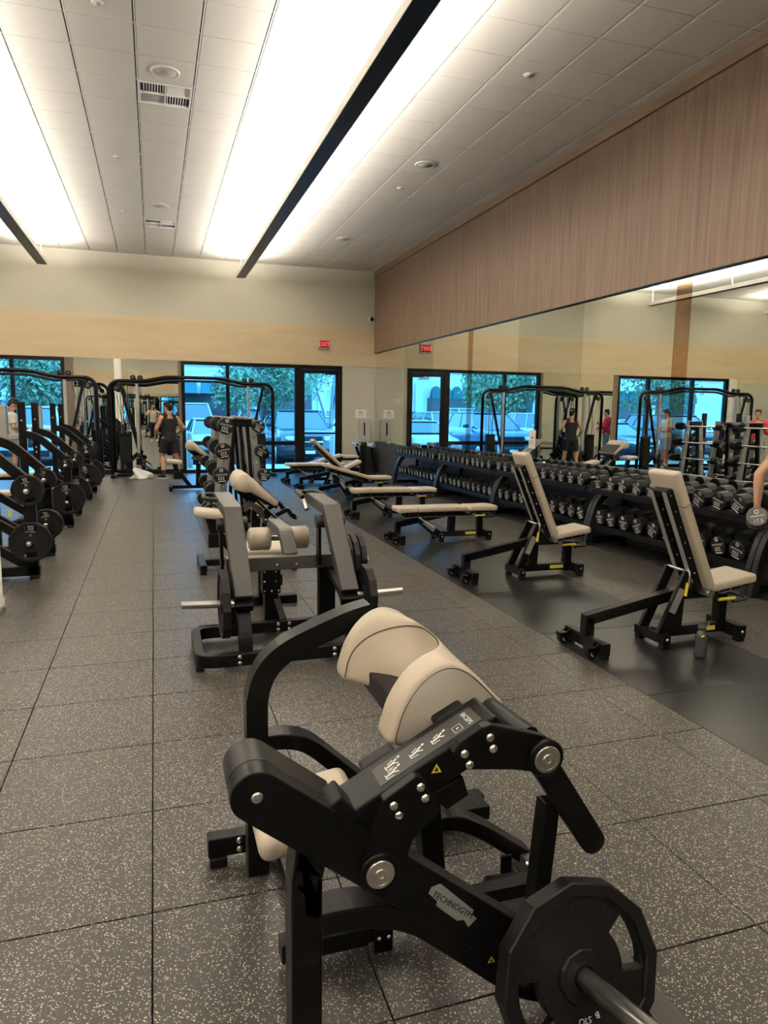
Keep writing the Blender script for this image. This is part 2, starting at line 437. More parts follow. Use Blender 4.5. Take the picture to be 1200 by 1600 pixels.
MB().bb(XL, XL + .018, YB, YF, GB, GT).build('laminate_band', 'gold_laminate', wall_left)
wall_back = struct('wall_back', MB().bb(XL, XR + .2, YB - .2, YB, -.1, ZC + .1), 'cream_paint')
MB().bb(XL, XR, YB, YB + .018, GB, GT).build('laminate_band', 'gold_laminate', wall_back)
for k in range(4): MB().bb(-2.9 + k * 1.5, -1.41 + k * 1.5, YB, YB + .012, 0.3, 2.5).build('mirror_panel', 'mirror_smoke', wall_back)  # invented mirrors behind the camera, added to throw window blue into the far mirror
# ---- column at the left edge (white, bottom just in frame)
col_o = thing('round_column', 'white round column standing at the left edge of the frame', 'column', (-1.312, 6.08, 0))
MB().lathe([(0, .15), (.10, .15), (.102, .14), (ZC - .002, .14)], (0, 0, 0), (0, 0, 1), 32).build('shaft', 'white_paint', col_o)
# ---- windows and door of the far wall
def rect_frame(name, x0, x1, z0, z1, w, y0, y1, parent, mat='frame_black'):
    return MB().bb(x0, x1, y0, y1, z1 - w, z1).bb(x0, x1, y0, y1, z0, z0 + w).bb(x0, x0 + w, y0, y1, z0 + w, z1 - w).bb(x1 - w, x1, y0, y1, z0 + w, z1 - w).build(name, mat, parent, 0.003, 1)
w1 = bpy.data.objects.new('window_1', None); C.objects.link(w1); w1['kind'] = 'structure'
rect_frame('frame', .661, 3.568, 0.0, GB, .085, YF + .02, YF + .14, w1)
MB().bb(1.745, 1.83, YF + .02, YF + .14, .085, GB - .085).build('mullion', 'frame_black', w1, .003, 1)
MB().bb(1.83, 3.483, YF + .03, YF + .13, .70, .80).build('mid_rail', 'frame_black', w1, .003, 1)
MB().bb(.746, 1.745, YF + .03, YF + .13, .70, .80).build('mid_rail', 'frame_black', w1, .003, 1)
for (a, b, c, d) in ((.746, 1.745, .8, GB - .085), (1.83, 3.483, .8, GB - .085), (.746, 1.745, .085, .7), (1.83, 3.483, .085, .7)):
    MB().bb(a, b, YF + .078, YF + .084, c, d).build('pane', 'window_glass', w1)
d1 = bpy.data.objects.new('door_1', None); C.objects.link(d1); d1['kind'] = 'structure'
rect_frame('frame', 3.568, 4.742, -.05, GB - .03, .075, YF + .02, YF + .14, d1)
MB().bb(3.568, 4.742, YF + .01, YF + .15, GB - .03, GB).build('head_trim', 'frame_black', d1)
rect_frame('leaf', 3.648, 4.662, .01, 2.65, .095, YF + .045, YF + .095, d1)
MB().bb(3.74, 4.57, YF + .045, YF + .095, .105, .27).build('kick_plate', 'frame_black', d1, .003, 1)
MB().bb(3.743, 4.567, YF + .066, YF + .072, .27, 2.555).build('pane', 'window_glass', d1)
MB().bar((3.70, YF + .0, 1.01), (4.62, YF + .0, 1.01), .04, .045).build('push_bar', 'frame_black', d1, .006)
MB().bb(4.28, 4.60, YF + .0, YF + .05, 2.53, 2.61).build('door_closer', 'frame_black', d1, .006)
MB().bb(3.63, 3.655, YF + .035, YF + .045, 1.53, 1.57).build('lock_plate', 'chrome', d1)
w2 = bpy.data.objects.new('window_2', None); C.objects.link(w2); w2['kind'] = 'structure'
rect_frame('frame', -6.05, -1.955, 0.0, GB, .085, YF + .02, YF + .14, w2)
for x in (-3.07, -4.70):
    MB().bb(x - .045, x + .045, YF + .02, YF + .14, .085, GB - .085).build('mullion', 'frame_black', w2, .003, 1)
for (a, b) in ((-5.965, -4.745), (-4.655, -3.115), (-3.025, -2.04)):
    MB().bb(a, b, YF + .078, YF + .084, .085, GB - .085).build('pane', 'window_glass', w2)
# white reveal returns of the openings
struct('trim_2', MB().bb(-6.35, -6.05, YF - .02, YF + .3, .0, GB), 'white_paint')

# ================================================================== CEILING FITTINGS
def pendant(x, y0, y1, label):
    t = thing('linear_pendant', label, 'ceiling light', (x, 0, 0), 0, 'linear uplight pendants')
    z = 4.655
    MB().bb(-.105, -.098, y0, y1, z, z + .10).bb(.098, .105, y0, y1, z, z + .10).bb(-.098, .098, y0, y0 + .006, z, z + .10).bb(-.098, .098, y1 - .006, y1, z, z + .10).build('housing', 'white_paint', t)
    MB().bb(-.098, .098, y0 + .006, y1 - .006, z + .002, z + .03).build('bottom_cover', 'frame_black', t)
    n = max(1, round((y1 - y0) / 4.4)); L = (y1 - y0) / n
    for k in range(n):
        MB().bb(-.07, .07, y0 + k * L + .03, y0 + (k + 1) * L - .03, z + .03, z + .078).build('diffuser', 'diffuser', t)
        ld = bpy.data.lights.new('led_strip', 'AREA'); ld.shape = 'RECTANGLE'; ld.size = .16; ld.size_y = L - .04
        ld.energy = LAMP_W * L; ld.color = LAMP_COL
        lo = bpy.data.objects.new('led_strip', ld); C.objects.link(lo); lo.parent = t
        lo.location = (0, y0 + (k + .5) * L, z + .094); lo.rotation_euler = (PI, 0, 0)
    y = y1 - .12
    while y > y0:
        MB().cyl((0, y, z + .09), (0, y, ZC), .008, 8).lathe([(0, .05), (.02, .05)], (0, y, ZC - .02), (0, 0, 1), 12).build('hanger', 'white_paint', t); y -= 2.93
    return t
pendant(2.04, -8.0, 17.5, 'long black-bottomed linear pendant running over the aisle to the right')
pendant(-2.20, -8.0, 17.5, 'long linear pendant at the upper left of the picture')
pendant(-6.44, -8.0, 17.5, 'long linear pendant seen in the mirror, furthest from it')
def speaker(x, y, label):
    t = thing('ceiling_speaker', label, 'speaker', (x, y, ZC), 0, 'round ceiling speakers')
    MB().lathe([(.004, .155), (-.012, .15), (-.014, .125), (-.008, .122)][::-1], (0, 0, 0), (0, 0, 1), 32).build('rim', 'ceiling_tile', t)
    MB().lathe([(-.012, .12), (-.006, .122)], (0, 0, 0), (0, 0, 1), 32).build('grille', 'speaker_grille', t)
speaker(.23, 8.58, 'round white ceiling speaker next to the nearer air vent')
speaker(.22, 13.94, 'round white ceiling speaker in front of the farther air vent')
speaker(3.90, 10.32, 'round white ceiling speaker right of the pendant, the nearer')
speaker(3.92, 15.15, 'round white ceiling speaker near the far right ceiling corner')
def sprinkler(x, y, label):
    t = thing('sprinkler_cap', label, 'sprinkler', (x, y, ZC), 0, 'ceiling sprinkler caps')
    MB().lathe([(-.008, .045), (-.006, .05), (0, .055)], (0, 0, 0), (0, 0, 1), 20).build('plate', 'grid_white', t)
    MB().lathe([(-.02, .03), (-.008, .034)], (0, 0, 0), (0, 0, 1), 16).build('cap', 'grey_plastic', t)
for x, y, l in ((3.93, 7.34, 'small round sprinkler cap nearest on the right part of the ceiling'), (3.92, 11.5, 'small sprinkler cap just behind the right-hand nearer speaker'), (3.88, 17.58, 'small sprinkler cap farthest back at the right'),
                (-.39, 11.55, 'small sprinkler cap left of the vents, the middle one'), (-.41, 14.56, 'small sprinkler cap left of the vents, the farther one'), (-.37, 7.4, 'small sprinkler cap at the top edge of the picture')):
    sprinkler(x, y, l)
def vent(i, j, label):
    x0, y0 = CX + i * T, CY + j * T; t = thing('air_vent', label, 'air vent', (x0 + T / 2, y0 + T / 2, ZC), 0, 'square ceiling air vents')
    h = T / 2 - .012
    MB().bb(-h, h, -h, h, .075, .085).build('backing', 'frame_black', t)
    MB().bb(-h, h, -h, -h + .02, -.004, .075).bb(-h, h, h - .02, h, -.004, .075).bb(-h, -h + .02, -h + .02, h - .02, -.004, .075).bb(h - .02, h, -h + .02, h - .02, -.004, .075).bb(-.008, .008, -h + .02, h - .02, -.002, .07).bb(-h + .02, h - .02, -.008, .008, -.002, .07).build('frame', 'grid_white', t)
    for qx in (-1, 1):
        for qy in (-1, 1):
            for k in range(8):
                a = .035 + k * .03
                rot = Matrix.Rotation(.6 * qx, 3, 'Y') if qx == qy else Matrix.Rotation(.6 * qx, 3, 'X')
                if qx == qy: MB().box((qx * a, qy * h / 2, .03), (.003, h - .03, .045), rot).build('slat', 'grid_white', t)
                else: MB().box((qx * h / 2, qy * a, .03), (h - .03, .003, .045), rot).build('slat', 'grid_white', t)
vc = sorted(VENT_CELLS, key=lambda c: c[1])
vent(*vc[0], 'square louvred air vent beside the nearer ceiling speaker')
vent(*vc[1], 'square louvred air vent farther back, before the far wall')
# ================================================================== WALL FITTINGS
ex = thing('exit_sign', 'red lit EXIT sign on the tan band above the door', 'exit sign', (4.24, YF - .018, 3.29))
MB().bb(-.16, .16, -.05, 0, -.12, .12).build('housing', 'grey_plastic', ex, .006)
MB().bb(-.135, .135, -.053, -.05, -.095, .095).build('face', 'exit_panel', ex)
put_mesh(MB(), text_mesh('EXIT', .15), frame_mtx((0, -.0545, 0), (1, 0, 0), (0, 0, 1))).build('lettering', 'exit_red', ex)
sc_ = thing('security_camera', 'small white dome security camera in the corner by the wood wall', 'camera', (5.50, YF, 3.99))
MB().cyl((0, 0, 0), (0, -.05, 0), .055, 20).build('mount', 'white_paint', sc_)
MB().lathe([(0, .055), (.03, .055), (.05, .045), (.065, .02)], (0, -.05, 0), (.35, -1, -.2), 20).build('dome', 'frame_black', sc_)
MB().lathe([(0, .06), (.03, .06)], (.0, -.045, 0), (.35, -1, -.2), 20).build('collar', 'white_paint', sc_)
def notice(name, label, o, ux, w, h, rows):
    t = thing(name, label, 'sign', o); ux = Vector(ux); n = ux.cross(V(0, 0, 1))
    MB().prism([(-w / 2, -h / 2), (w / 2, -h / 2), (w / 2, h / 2), (-w / 2, h / 2)], (0, 0, 0), ux, (0, 0, 1), .004).build('sheet', 'paper', t)
    mb = MB()
    for (zz, ww, hh) in rows: mb.prism([(-ww / 2, zz), (ww / 2, zz), (ww / 2, zz + hh), (-ww / 2, zz + hh)], n * .0042, ux, (0, 0, 1), .0004)
    mb.build('print', 'print_grey', t)
rows = [(.075, .03, .02), (.02, .11, .028), (-.02, .15, .008), (-.045, .15, .008), (-.07, .12, .008)]
notice('wall_notice', 'white paper notice on the cream wall right of the door', (5.25, YF - .001, 1.53), (1, 0, 0), .30, .22, rows)
notice('mirror_notice', 'white paper notice stuck on the mirror behind the dumbbells', (XR - .0075, 9.95, 1.20), (0, -1, 0), .20, .29, [(a - .01, b * .8, c) for a, b, c in rows])
ds = thing('wipe_dispenser', 'grey wall panel dispenser with black slot right of the door', 'dispenser', (5.33, YF, 1.08))
MB().bb(-.175, .175, -.09, 0, -.30, .30).build('body', 'grey_plastic', ds, .012)
MB().bb(-.02, .02, -.094, -.09, -.12, .22).build('slot', 'frame_black', ds)

# ================================================================== EQUIPMENT HELPERS
from mathutils.geometry import tessellate_polygon
def shift_in(root):
    """parts drawn in room coordinates: move them into the frame of their base"""
    for ch in root.children: ch.location = Vector(ch.location) - Vector(root.location)
BOLT = {}
def bolts(t, pts, n, r=.011, h=.006, mat='chrome'):
    """round bolt heads, each a part of its own"""
    k = (r, h, mat)
    if k not in BOLT:
        BOLT[k] = MB().lathe([(0, r), (h * .5, r), (h, r * .55)], (0, 0, 0), (0, 0, 1), 10).mesh('bolt'); BOLT[k].materials.append(MATS[mat])
    q = V(0, 0, 1).rotation_difference(Vector(n)).to_matrix().to_4x4()
    for p in pts:
        o = link('bolt', BOLT[k], None, t); o.matrix_local = Matrix.Translation(Vector(p)) @ q
def feet(t, boxes, mat='rubber_black'):
    for b in boxes: MB().bb(*b).build('rubber_foot', mat, t, .004)
def ring_poly(R, n, ph=0.0): return [(R * math.cos(2 * PI * (k + ph) / n), R * math.sin(2 * PI * (k + ph) / n)) for k in range(n)]
def slot_poly(Rm, a0, a1, w):
    """curved grip slot"""
    o = []; n = 6
    for k in range(n + 1):
        a = math.radians(a0 + (a1 - a0) * k / n); o.append(((Rm + w / 2) * math.cos(a), (Rm + w / 2) * math.sin(a)))
    for k in range(n + 1):
        a = math.radians(a1 + (a0 - a1) * k / n); o.append(((Rm - w / 2) * math.cos(a), (Rm - w / 2) * math.sin(a)))
    return o
def holed(mb, outer, holes, z0, z1):
    loops = [outer] + holes
    tri = tessellate_polygon([[V(x, y, 0) for x, y in lp] for lp in loops]); flat = [p for lp in loops for p in lp]; N = len(flat)
    fs = [tuple(t) for t in tri] + [tuple(i + N for i in t)[::-1] for t in tri]; o = 0
    for lp in loops:
        n = len(lp); fs += [(o + i, o + (i + 1) % n, N + o + (i + 1) % n, N + o + i) for i in range(n)]; o += n
    mb._add([(x, y, z0) for x, y in flat] + [(x, y, z1) for x, y in flat], fs)
PLATES = {}
def plate_mesh(R, th):
    """twelve-sided rubber weight plate with grip slots; face towards +z, centre at origin"""
    k = (round(R, 3), round(th, 3))
    if k in PLATES: return PLATES[k]
    mb = MB(); holes = [ring_poly(.026, 16)]
    for c in (0, 180): holes.append(slot_poly(R * .665, c - 24, c + 24, R * .25))
    holed(mb, ring_poly(R * .86, 12, .5), holes, -th * .30, th * .30)
    holed(mb, ring_poly(R, 12, .5), [ring_poly(R * .84, 12, .5)], -th / 2, th / 2)
    holed(mb, ring_poly(R * .30, 12, .5), [ring_poly(.026, 16)], -th / 2, th / 2)
    me = mb.mesh('plate_body', .004 if R > .15 else .003, 1); me.materials.append(MATS['rubber_black']); PLATES[k] = me; return me
def logo_mesh(R, key='logo'):
    """white round maker's mark with lines of small print"""
    k = (key, round(R, 3))
    if k in PLATES: return PLATES[k]
    mb = MB(); s = R * .23
    for cy in (.60, .60):
        holed(mb, [(x, y + R * cy) for x, y in ring_poly(s * .9, 16)], [[(x, y + R * cy) for x, y in ring_poly(s * .52, 16)]], 0, .0006)
    mb.bb(-s * .6, s * .6, R * .60 - s * .12, R * .60 + s * .12, 0, .0006)
    x = -R * .62
    while x < R * .6:          # a line of small letters
        w = R * .085; mb.bb(x, x + w * .34, R * .02, R * .21, 0, .0006).bb(x, x + w, R * .15, R * .21, 0, .0006)
        if int(x * 997) % 2: mb.bb(x, x + w, R * .02, R * .07, 0, .0006)
        x += w * 1.55
    x = -R * .38
    while x < R * .34:         # a line of larger figures
        w = R * .17; mb.bb(x, x + w * .36, -R * .42, -R * .10, 0, .0006).bb(x, x + w, -R * .18, -R * .10, 0, .0006).bb(x, x + w, -R * .42, -R * .34, 0, .0006)
        x += w * 1.45
    mb.bb(-R * .42, R * .42, -R * .64, -R * .55, 0, .0006)
    me = mb.mesh('print'); me.materials.append(MATS['print_white']); PLATES[k] = me; return me
def weight_plate(c, axis, R, th, label, spin=0.0, group='loose weight plates on the machines', logo=True, cat='weight plate'):
    """plate hanging on a horn; `axis` is the direction its printed face looks"""
    t = thing('weight_plate', label, cat, c, 0, group)
    a = Vector(axis).normalized(); up = V(0, 0, 1); ux = up.cross(a).normalized(); uy = a.cross(ux)
    mt = frame_mtx((0, 0, 0), ux, uy) @ Matrix.Rotation(spin, 4, 'Z')
    b = link('plate_body', plate_mesh(R, th), None, t); b.matrix_local = mt
    if logo:
        p = link('print', logo_mesh(R * .36, 'plate'), None, t); p.matrix_local = mt @ Matrix.Translation((R * .56, 0, th * .305)) @ Matrix.Rotation(PI / 2, 4, 'Z')
    return t

# ================================================================== BICEPS MACHINE (foreground)
def biceps_machine():
    t = thing('biceps_machine', 'black plate-loaded biceps curl machine with beige saddle pad in the foreground', 'gym machine', (.62, 1.9, 0))
    YN, YFR = 1.4925, 2.3225; W = .085
    XZ = lambda pts, y: [V(x, y, z) for x, z in pts]
    # side frames
    far = XZ([(.30, .0), (.30, .56), (.303, .64), (.318, .70), (.352, .755), (.41, .80), (.50, .84), (.62, .885), (.70, .905)], YFR)
    MB().sweep(smooth_path(far), W, .072).build('arched_post', 'black_coat', t, .006)
    near = XZ([(.298, .0), (.298, .50), (.302, .56), (.316, .615), (.345, .665), (.40, .71)], YN)
    MB().sweep(smooth_path(near), W, .072).build('front_post', 'black_coat', t, .006)
    arm = [(.33, .478), (.40, .478), (.455, .462), (.50, .432), (.56, .375), (.72, .225), (.80, .15), (.86, .11), (.95, .085), (1.18, .085)]
    MB().sweep(fillet(XZ(arm, YFR), .05, 3), W, .055).build('side_rail', 'black_coat', t, .005)
    arm = [(.33, .425), (.40, .427), (.46, .418), (.515, .403), (.575, .372), (.63, .325), (.70, .265), (.80, .175), (.88, .115), (.96, .085), (1.18, .085)]
    MB().sweep(fillet(XZ(arm, YN), .05, 3), W, .055).build('side_rail', 'black_coat', t, .005)
    # base
    MB().bb(.135, 1.2, 2.37, 2.43, .035, .105).build('base_bar', 'black_coat', t, .005)
    feet(t, [(.14, .20, 2.36, 2.44, 0, .035), (.95, 1.01, 2.36, 2.44, 0, .035)])
    bolts(t, [(.245, 2.37, .055), (.245, 2.37, .088)], (0, -1, 0), .013)
    MB().bb(.50, .60, 1.83, 1.90, .03, .16).bb(.50, 1.16, 1.84, 1.89, .05, .11).build('centre_rail', 'black_coat', t, .005)
    MB().bb(.575, .635, 1.818, 1.83, .0, .075).build('foot_bracket', 'black_coat', t, .004)
    bolts(t, [(.59, 1.818, .05), (.62, 1.818, .05), (.53, 1.83, .04)], (0, -1, 0), .007)
    g = fillet(XZ([(.74, .235), (.92, .245), (1.02, .19), (1.20, .055), (1.26, .045)], 2.06), .09, 5)
    MB().sweep(g, .08, .05).build('curved_leg', 'black_coat', t, .005)
    MB().bb(1.085, 1.125, 2.0, 2.01, .0, .10).build('foot_bracket', 'black_coat', t, .003)
    MB().bar((1.205, 2.16, .05), (1.205, 1.22, .05), .075, .06, (1, 0, 0)).build('front_bar', 'grey_coat', t, .005)
    MB().bar((.98, 1.90, .075), (1.20, 1.90, .055), .06, .05).build('cross_bar', 'black_coat', t, .005)
    bolts(t, [(1.165, 1.96, .085), (1.235, 1.80, .08)], (0, 0, 1), .014)
    # weight lever: two long box sections ending in a rounded nose
    nose = V(.187, 1.44, .772); tail = V(.83, 1.44, .262); d = (tail - nose).normalized(); up = V(-d.z, 0, d.x)
    Ln = (tail - nose).length; r = .058
    prof = [(Ln, -r), (Ln, r)] + [(r * math.cos(a), r * math.sin(a)) for a in [PI / 2 + PI * k / 30 for k in range(31)]]
    beam = MB().prism(prof, nose, d, up, -.06 if d.cross(up).y < 0 else .06)
    beam.build('weight_lever', 'black_coat', t, .004)
    prof2 = [(.235, -r * .5), (.20, r), (r * .0, r)] + [(r * math.cos(a), r * math.sin(a)) for a in [PI / 2 + PI * k / 30 for k in range(1, 31)]]
    MB().prism(prof2, nose + V(0, .061, 0), d, up, -.11 if d.cross(up).y < 0 else .11).build('lever_nose', 'black_plastic', t, .003)
    bolts(t, [nose], (0, -1, 0), .014, .004)
    # maker's lettering on the lever
    c = nose + d * .585 + up * .012 + V(0, -.0008, 0)
    pl = [(-.082, .012), (-.066, .030), (.060, .016), (.062, .006), (.082, .002), (.076, -.026), (.052, -.016), (.036, -.026), (-.040, -.020), (-.044, -.010), (-.078, -.004)]
    MB().prism([(x, y) for x, y in pl], c, d, up, .0008 if d.cross(up).y < 0 else -.0008).build('name_plate', 'print_grey', t)
    txt = put_mesh(MB(), text_mesh('TECHNOGYM', .0215), frame_mtx(c + V(0, -.0012, 0) + up * .001, d, up)); txt.build('lettering', 'frame_black', t)
    # beam with the instruction placard
    a0, a1 = V(.392, 0, .683), V(.762, 0, .878); bd = (a1 - a0).normalized(); bu = V(-bd.z, 0, bd.x); bl = (a1 - a0).length
    yc = (1.462 + 1.587) / 2
    pp = [(0, 0), (bl, 0), (bl + .012, -.035), (bl - .02, -.085), (.03, -.075), (-.03, -.045)]
    sgn = -1 if bd.cross(bu).y < 0 else 1
    MB().prism(pp, V(a0.x, 1.462, a0.z), bd, bu, .125 * sgn).build('placard_beam', 'black_coat', t, .006)
    MB().prism([(.10, .0003), (bl - .03, .0003), (bl - .03, .0009), (.10, .0009)], V(a0.x, 1.482, a0.z), bd, bu, .078 * sgn).build('placard', 'placard', t)
    P = lambda u, v: V(a0.x, 1.482 + v, a0.z) + bd * u + bu * .0012      # u along the beam, v across
    mb = MB(); figs = []
    def quad(u0, u1, v0, v1): mb._add([P(u0, v0), P(u1, v0), P(u1, v1), P(u0, v1)], [(0, 1, 2, 3)])
    def stroke(u0, v0, u1, v1, w):
        e = V(u1 - u0, v1 - v0, 0); n = V(-e.y, e.x, 0).normalized() * w / 2
        mb._add([P(u0 + n.x, v0 + n.y), P(u1 + n.x, v1 + n.y), P(u1 - n.x, v1 - n.y), P(u0 - n.x, v0 - n.y)], [(0, 1, 2, 3)])
    quad(.107, .109, .03, .06)
    for (u, v) in ((.125, .018), (.135, .048), (.20, .034), (.262, .034)):      # exercise figures
        mb = MB(); figs.append(mb)
        stroke(u, v, u + .018, v + .004, .007); stroke(u + .016, v + .004, u + .030, v + .013, .006); stroke(u + .016, v + .003, u + .030, v - .006, .004)
        stroke(u - .004, v - .010, u - .004, v + .008, .003); stroke(u - .004, v - .010, u + .016, v - .010, .0025); stroke(u + .004, v + .010, u + .02, v + .016, .0035)
        stroke(u + .033, v + .013, u + .040, v + .017, .007); stroke(u - .002, v, u + .006, v + .002, .005)
    for (u0, v0) in ((.316, .010),):                                             # small framed box on the placard
        mb = MB(); figs.append(mb)
        for e in ((u0, u0 + .024, v0, v0 + .0012), (u0, u0 + .024, v0 + .026, v0 + .0272), (u0, u0 + .0012, v0, v0 + .027), (u0 + .0228, u0 + .024, v0, v0 + .027)): quad(*e)
        stroke(u0 + .008, v0 + .012, u0 + .016, v0 + .016, .004)
    for mb in figs: mb.build('pictogram', 'print_white', t)
    put_mesh(MB(), text_mesh('BICEPS', .019, .0002), frame_mtx(P(.362, .038), V(0, -1, 0), bd)).build('lettering', 'print_white', t)
    # brackets: lever bracket and link bracket
    def plate_part(name, pts, y0, th, mat='black_coat', bev=.004): return MB().prism(pts, (0, y0 + th, 0), (1, 0, 0), (0, 0, 1), th).build(name, mat, t, bev)
    plate_part('lever_bracket', [(.471, .724), (.548, .770), (.566, .764), (.588, .718), (.612, .672), (.545, .612), (.522, .54), (.505, .508), (.462, .494), (.425, .508), (.410, .545), (.432, .60), (.462, .69)], 1.432, .028)
    plate_part('link_bracket', [(.640, .815), (.655, .838), (.712, .868), (.735, .872), (.885, .822), (.915, .80), (.924, .768), (.912, .74), (.885, .726), (.80, .748), (.688, .765), (.665, .775)], 1.432, .028)
    bolts(t, [(x, 1.432, z) for x, z in ((.56, .743), (.572, .714), (.495, .708), (.508, .682), (.733, .841), (.742, .812), (.668, .809), (.682, .78))], (0, -1, 0), .0115, .008)
    for x, z in ((.461, .553), (.882, .771)):
        MB().lathe([(0, .048), (.010, .048), (.014, .044)], (x, 1.432, z), (0, -1, 0), 32).build('pivot_collar', 'black_coat', t)
        h = MB().lathe([(0, .034), (.003, .034), (.0045, .0325), (.0045, .026), (.0038, .025), (.0038, .015), (.0070, .0135), (.0070, .007), (.005, .006)], (x, 1.418, z), (0, -1, 0), 40, False).build('pivot_cap', 'steel', t)
    # link arm and its lower strut
    l0, l1 = V(.888, 0, .757), V(1.062, 0, .492); ld = (l1 - l0).normalized(); lu = V(-ld.z, 0, ld.x); ll = (l1 - l0).length; rr = .034
    st = [(rr * math.cos(a), rr * math.sin(a)) for a in [PI / 2 + PI * k / 8 for k in range(9)]] + [(ll + rr * math.cos(a), rr * math.sin(a)) for a in [-PI / 2 + PI * k / 8 for k in range(9)]]
    s2 = -1 if ld.cross(lu).y < 0 else 1
    MB().prism(st, V(l0.x, 1.462, l0.z), ld, lu, .03 * s2).build('link_arm', 'black_coat', t, .004)
    MB().prism([(a * .96 + .006, b * .7) for a, b in st], V(l0.x, 1.535, l0.z), ld, lu, .025 * s2).build('link_arm', 'black_coat', t, .004)
    MB().bar(V(.955, 1.52, .60), V(.915, 1.50, .27), .05, .045).build('strut', 'black_coat', t, .004)
    MB().cyl((.86, 1.47, .805), (.80, 1.80, .835), .030, 20).build('pivot_tube', 'black_plastic', t)
    MB().cyl((1.03, 1.53, .545), (1.055, 1.80, .555), .014, 14).build('grip', 'black_plastic', t)
    MB().cyl((1.055, 1.80, .555), (1.056, 1.812, .556), .016, 14).build('grip_end', 'white_paint', t)
    plate_part('stop_block', [(.60, .69), (.69, .725), (.707, .672), (.65, .642)], 1.48, .07)
    MB().bb(.80, .99, 1.50, 1.56, .245, .30).build('lever_foot', 'black_coat', t, .004)
    # rubber bumpers behind the beam
    for x0, z0, x1, z1 in ((.473, .700, .560, .746), (.665, .802, .745, .842)):
        MB().bar((x0, 1.618, z0), (x1, 1.618, z1), .05, .035).build('bumper', 'rubber_black', t, .010, 3)
    # weight horn (leans up towards the camera)
    hd = V(.04, -math.cos(math.radians(15)), math.sin(math.radians(15))).normalized()
    hc = V(.95, 1.34, .243)
    MB().cyl(hc - hd * .13, hc + hd * .30, .0245, 24).build('weight_horn', 'steel', t)
    MB().lathe([(0, .05), (.02, .05), (.03, .03)], hc - hd * .11, hd, 24).build('horn_flange', 'black_coat', t)
    MB().bb(.80, .97, 1.445, 1.50, .16, .30).build('horn_bracket', 'black_coat', t, .008)
    # warning stickers
    for x, z, y, s in ((.611, .765, 1.4612, .013), (.763, .245, 1.4392, .010)):
        MB().prism([(-s, -s * .75), (s, -s * .75), (0, s)], (x, y, z), (1, 0, 0), (0, 0, 1), .0006).build('warning_sticker', 'yellow', t)
        MB().prism([(-s * .4, -s * .45), (s * .4, -s * .45), (0, s * .45)], (x, y - .0006, z), (1, 0, 0), (0, 0, 1), .0006).build('sticker_mark', 'frame_black', t)
    # saddle pad
    prof = [(.548, .752), (.556, .80), (.575, .852), (.610, .905), (.655, .943), (.705, .958), (.755, .943), (.80, .907), (.85, .855), (.89, .81), (.885, .785), (.82, .775), (.74, .765), (.64, .748), (.585, .735)]
    fw = [1, 1, 1, .95, .72, .40, .12, 0, 0, 0, 0, 0, .2, .7, .95]
    PP = []
    n = len(prof)
    def cr(vals, i, tt):
        p0, p1, p2, p3 = [vals[(i + k) % n] for k in (-1, 0, 1, 2)]
        return .5 * ((2 * p1) + (-p0 + p2) * tt + (2 * p0 - 5 * p1 + 4 * p2 - p3) * tt ** 2 + (-p0 + 3 * p1 - 3 * p2 + p3) * tt ** 3)
    for i in range(n):
        for tt in (0, .25, .5, .75): PP.append((cr([p[0] for p in prof], i, tt), cr([p[1] for p in prof], i, tt), max(0, min(1, cr(fw, i, tt)))))
    cxp = sum(p[0] for p in PP) / len(PP); czp = sum(p[1] for p in PP) / len(PP)
    y0p, y1p = 1.635, 2.205; NS = 48; vs = []; fs = []; M_ = len(PP)
    def scoop(y):
        u = abs((y - 1.925) / .205)
        return .17 * (1 - u ** 3) ** 1.3 if u < 1 else 0.0
    ylist = [y0p + (y1p - y0p) * k / NS for k in range(NS + 1)]
    for k, yy in enumerate(ylist):
        e = min(k, NS - k); ins = (1.0, .965, .985, .997)[min(e, 3)] if e else .90
        for (x, z, w) in PP: vs.append((cxp + (x - cxp) * ins + scoop(yy) * w, yy, czp + (z - czp) * ins - scoop(yy) * .18 * w))
    for k in range(NS):
        for i in range(M_): fs.append((k * M_ + i, k * M_ + (i + 1) % M_, (k + 1) * M_ + (i + 1) % M_, (k + 1) * M_ + i))
    fs += [tuple(range(M_)), tuple(NS * M_ + i for i in range(M_))[::-1]]
    pad = MB()._add(vs, fs, True).build('saddle_pad', 'beige_vinyl', t)
    for yy, dy_ in ((y0p, -.006), (y1p, .006)):
        q = [(cxp + (x - cxp) * .90 + .004, yy + dy_, czp + (z - czp) * .90 - .004) for x, z, w in PP]; q2 = [(cxp + (x - cxp) * .86, yy + dy_ * 1.5, czp + (z - czp) * .86) for x, z, w in PP]
        b = [(x, yy + .004 * (1 if dy_ < 0 else -1), z) for x, _, z in q]; k = len(q)
        MB()._add(b + q + q2, [(i, (i + 1) % k, k + (i + 1) % k, k + i) for i in range(k)] + [(k + i, k + (i + 1) % k, 2 * k + (i + 1) % k, 2 * k + i) for i in range(k)] + [tuple(range(2 * k, 3 * k))], True).build('side_panel', 'taupe_vinyl', pad)
        MB().tube([Vector(p) for p in q[:44]], .0022, 5).build('piping', 'seam_dark', pad)
    rim = []                     # seam round the scoop: up one flank, over the back, down the other
    uv = [V(1.925 + .195 * math.cos(a), 18.5 * max(0.0, math.sin(a)) ** .55, 0) for a in [PI * k / 60 for k in range(61)]]
    for p in uv:
        j = max(0, min(len(PP) - 2, p.y)); i = int(j); fr = j - i; yy = p.x
        x, z, w = [PP[i][q] * (1 - fr) + PP[i + 1][q] * fr for q in range(3)]
        rim.append(V(x + scoop(yy) * w - .001, yy, z - scoop(yy) * .18 * w + .001))
    MB().tube(rim, .0022, 5).build('piping', 'seam_dark', pad)
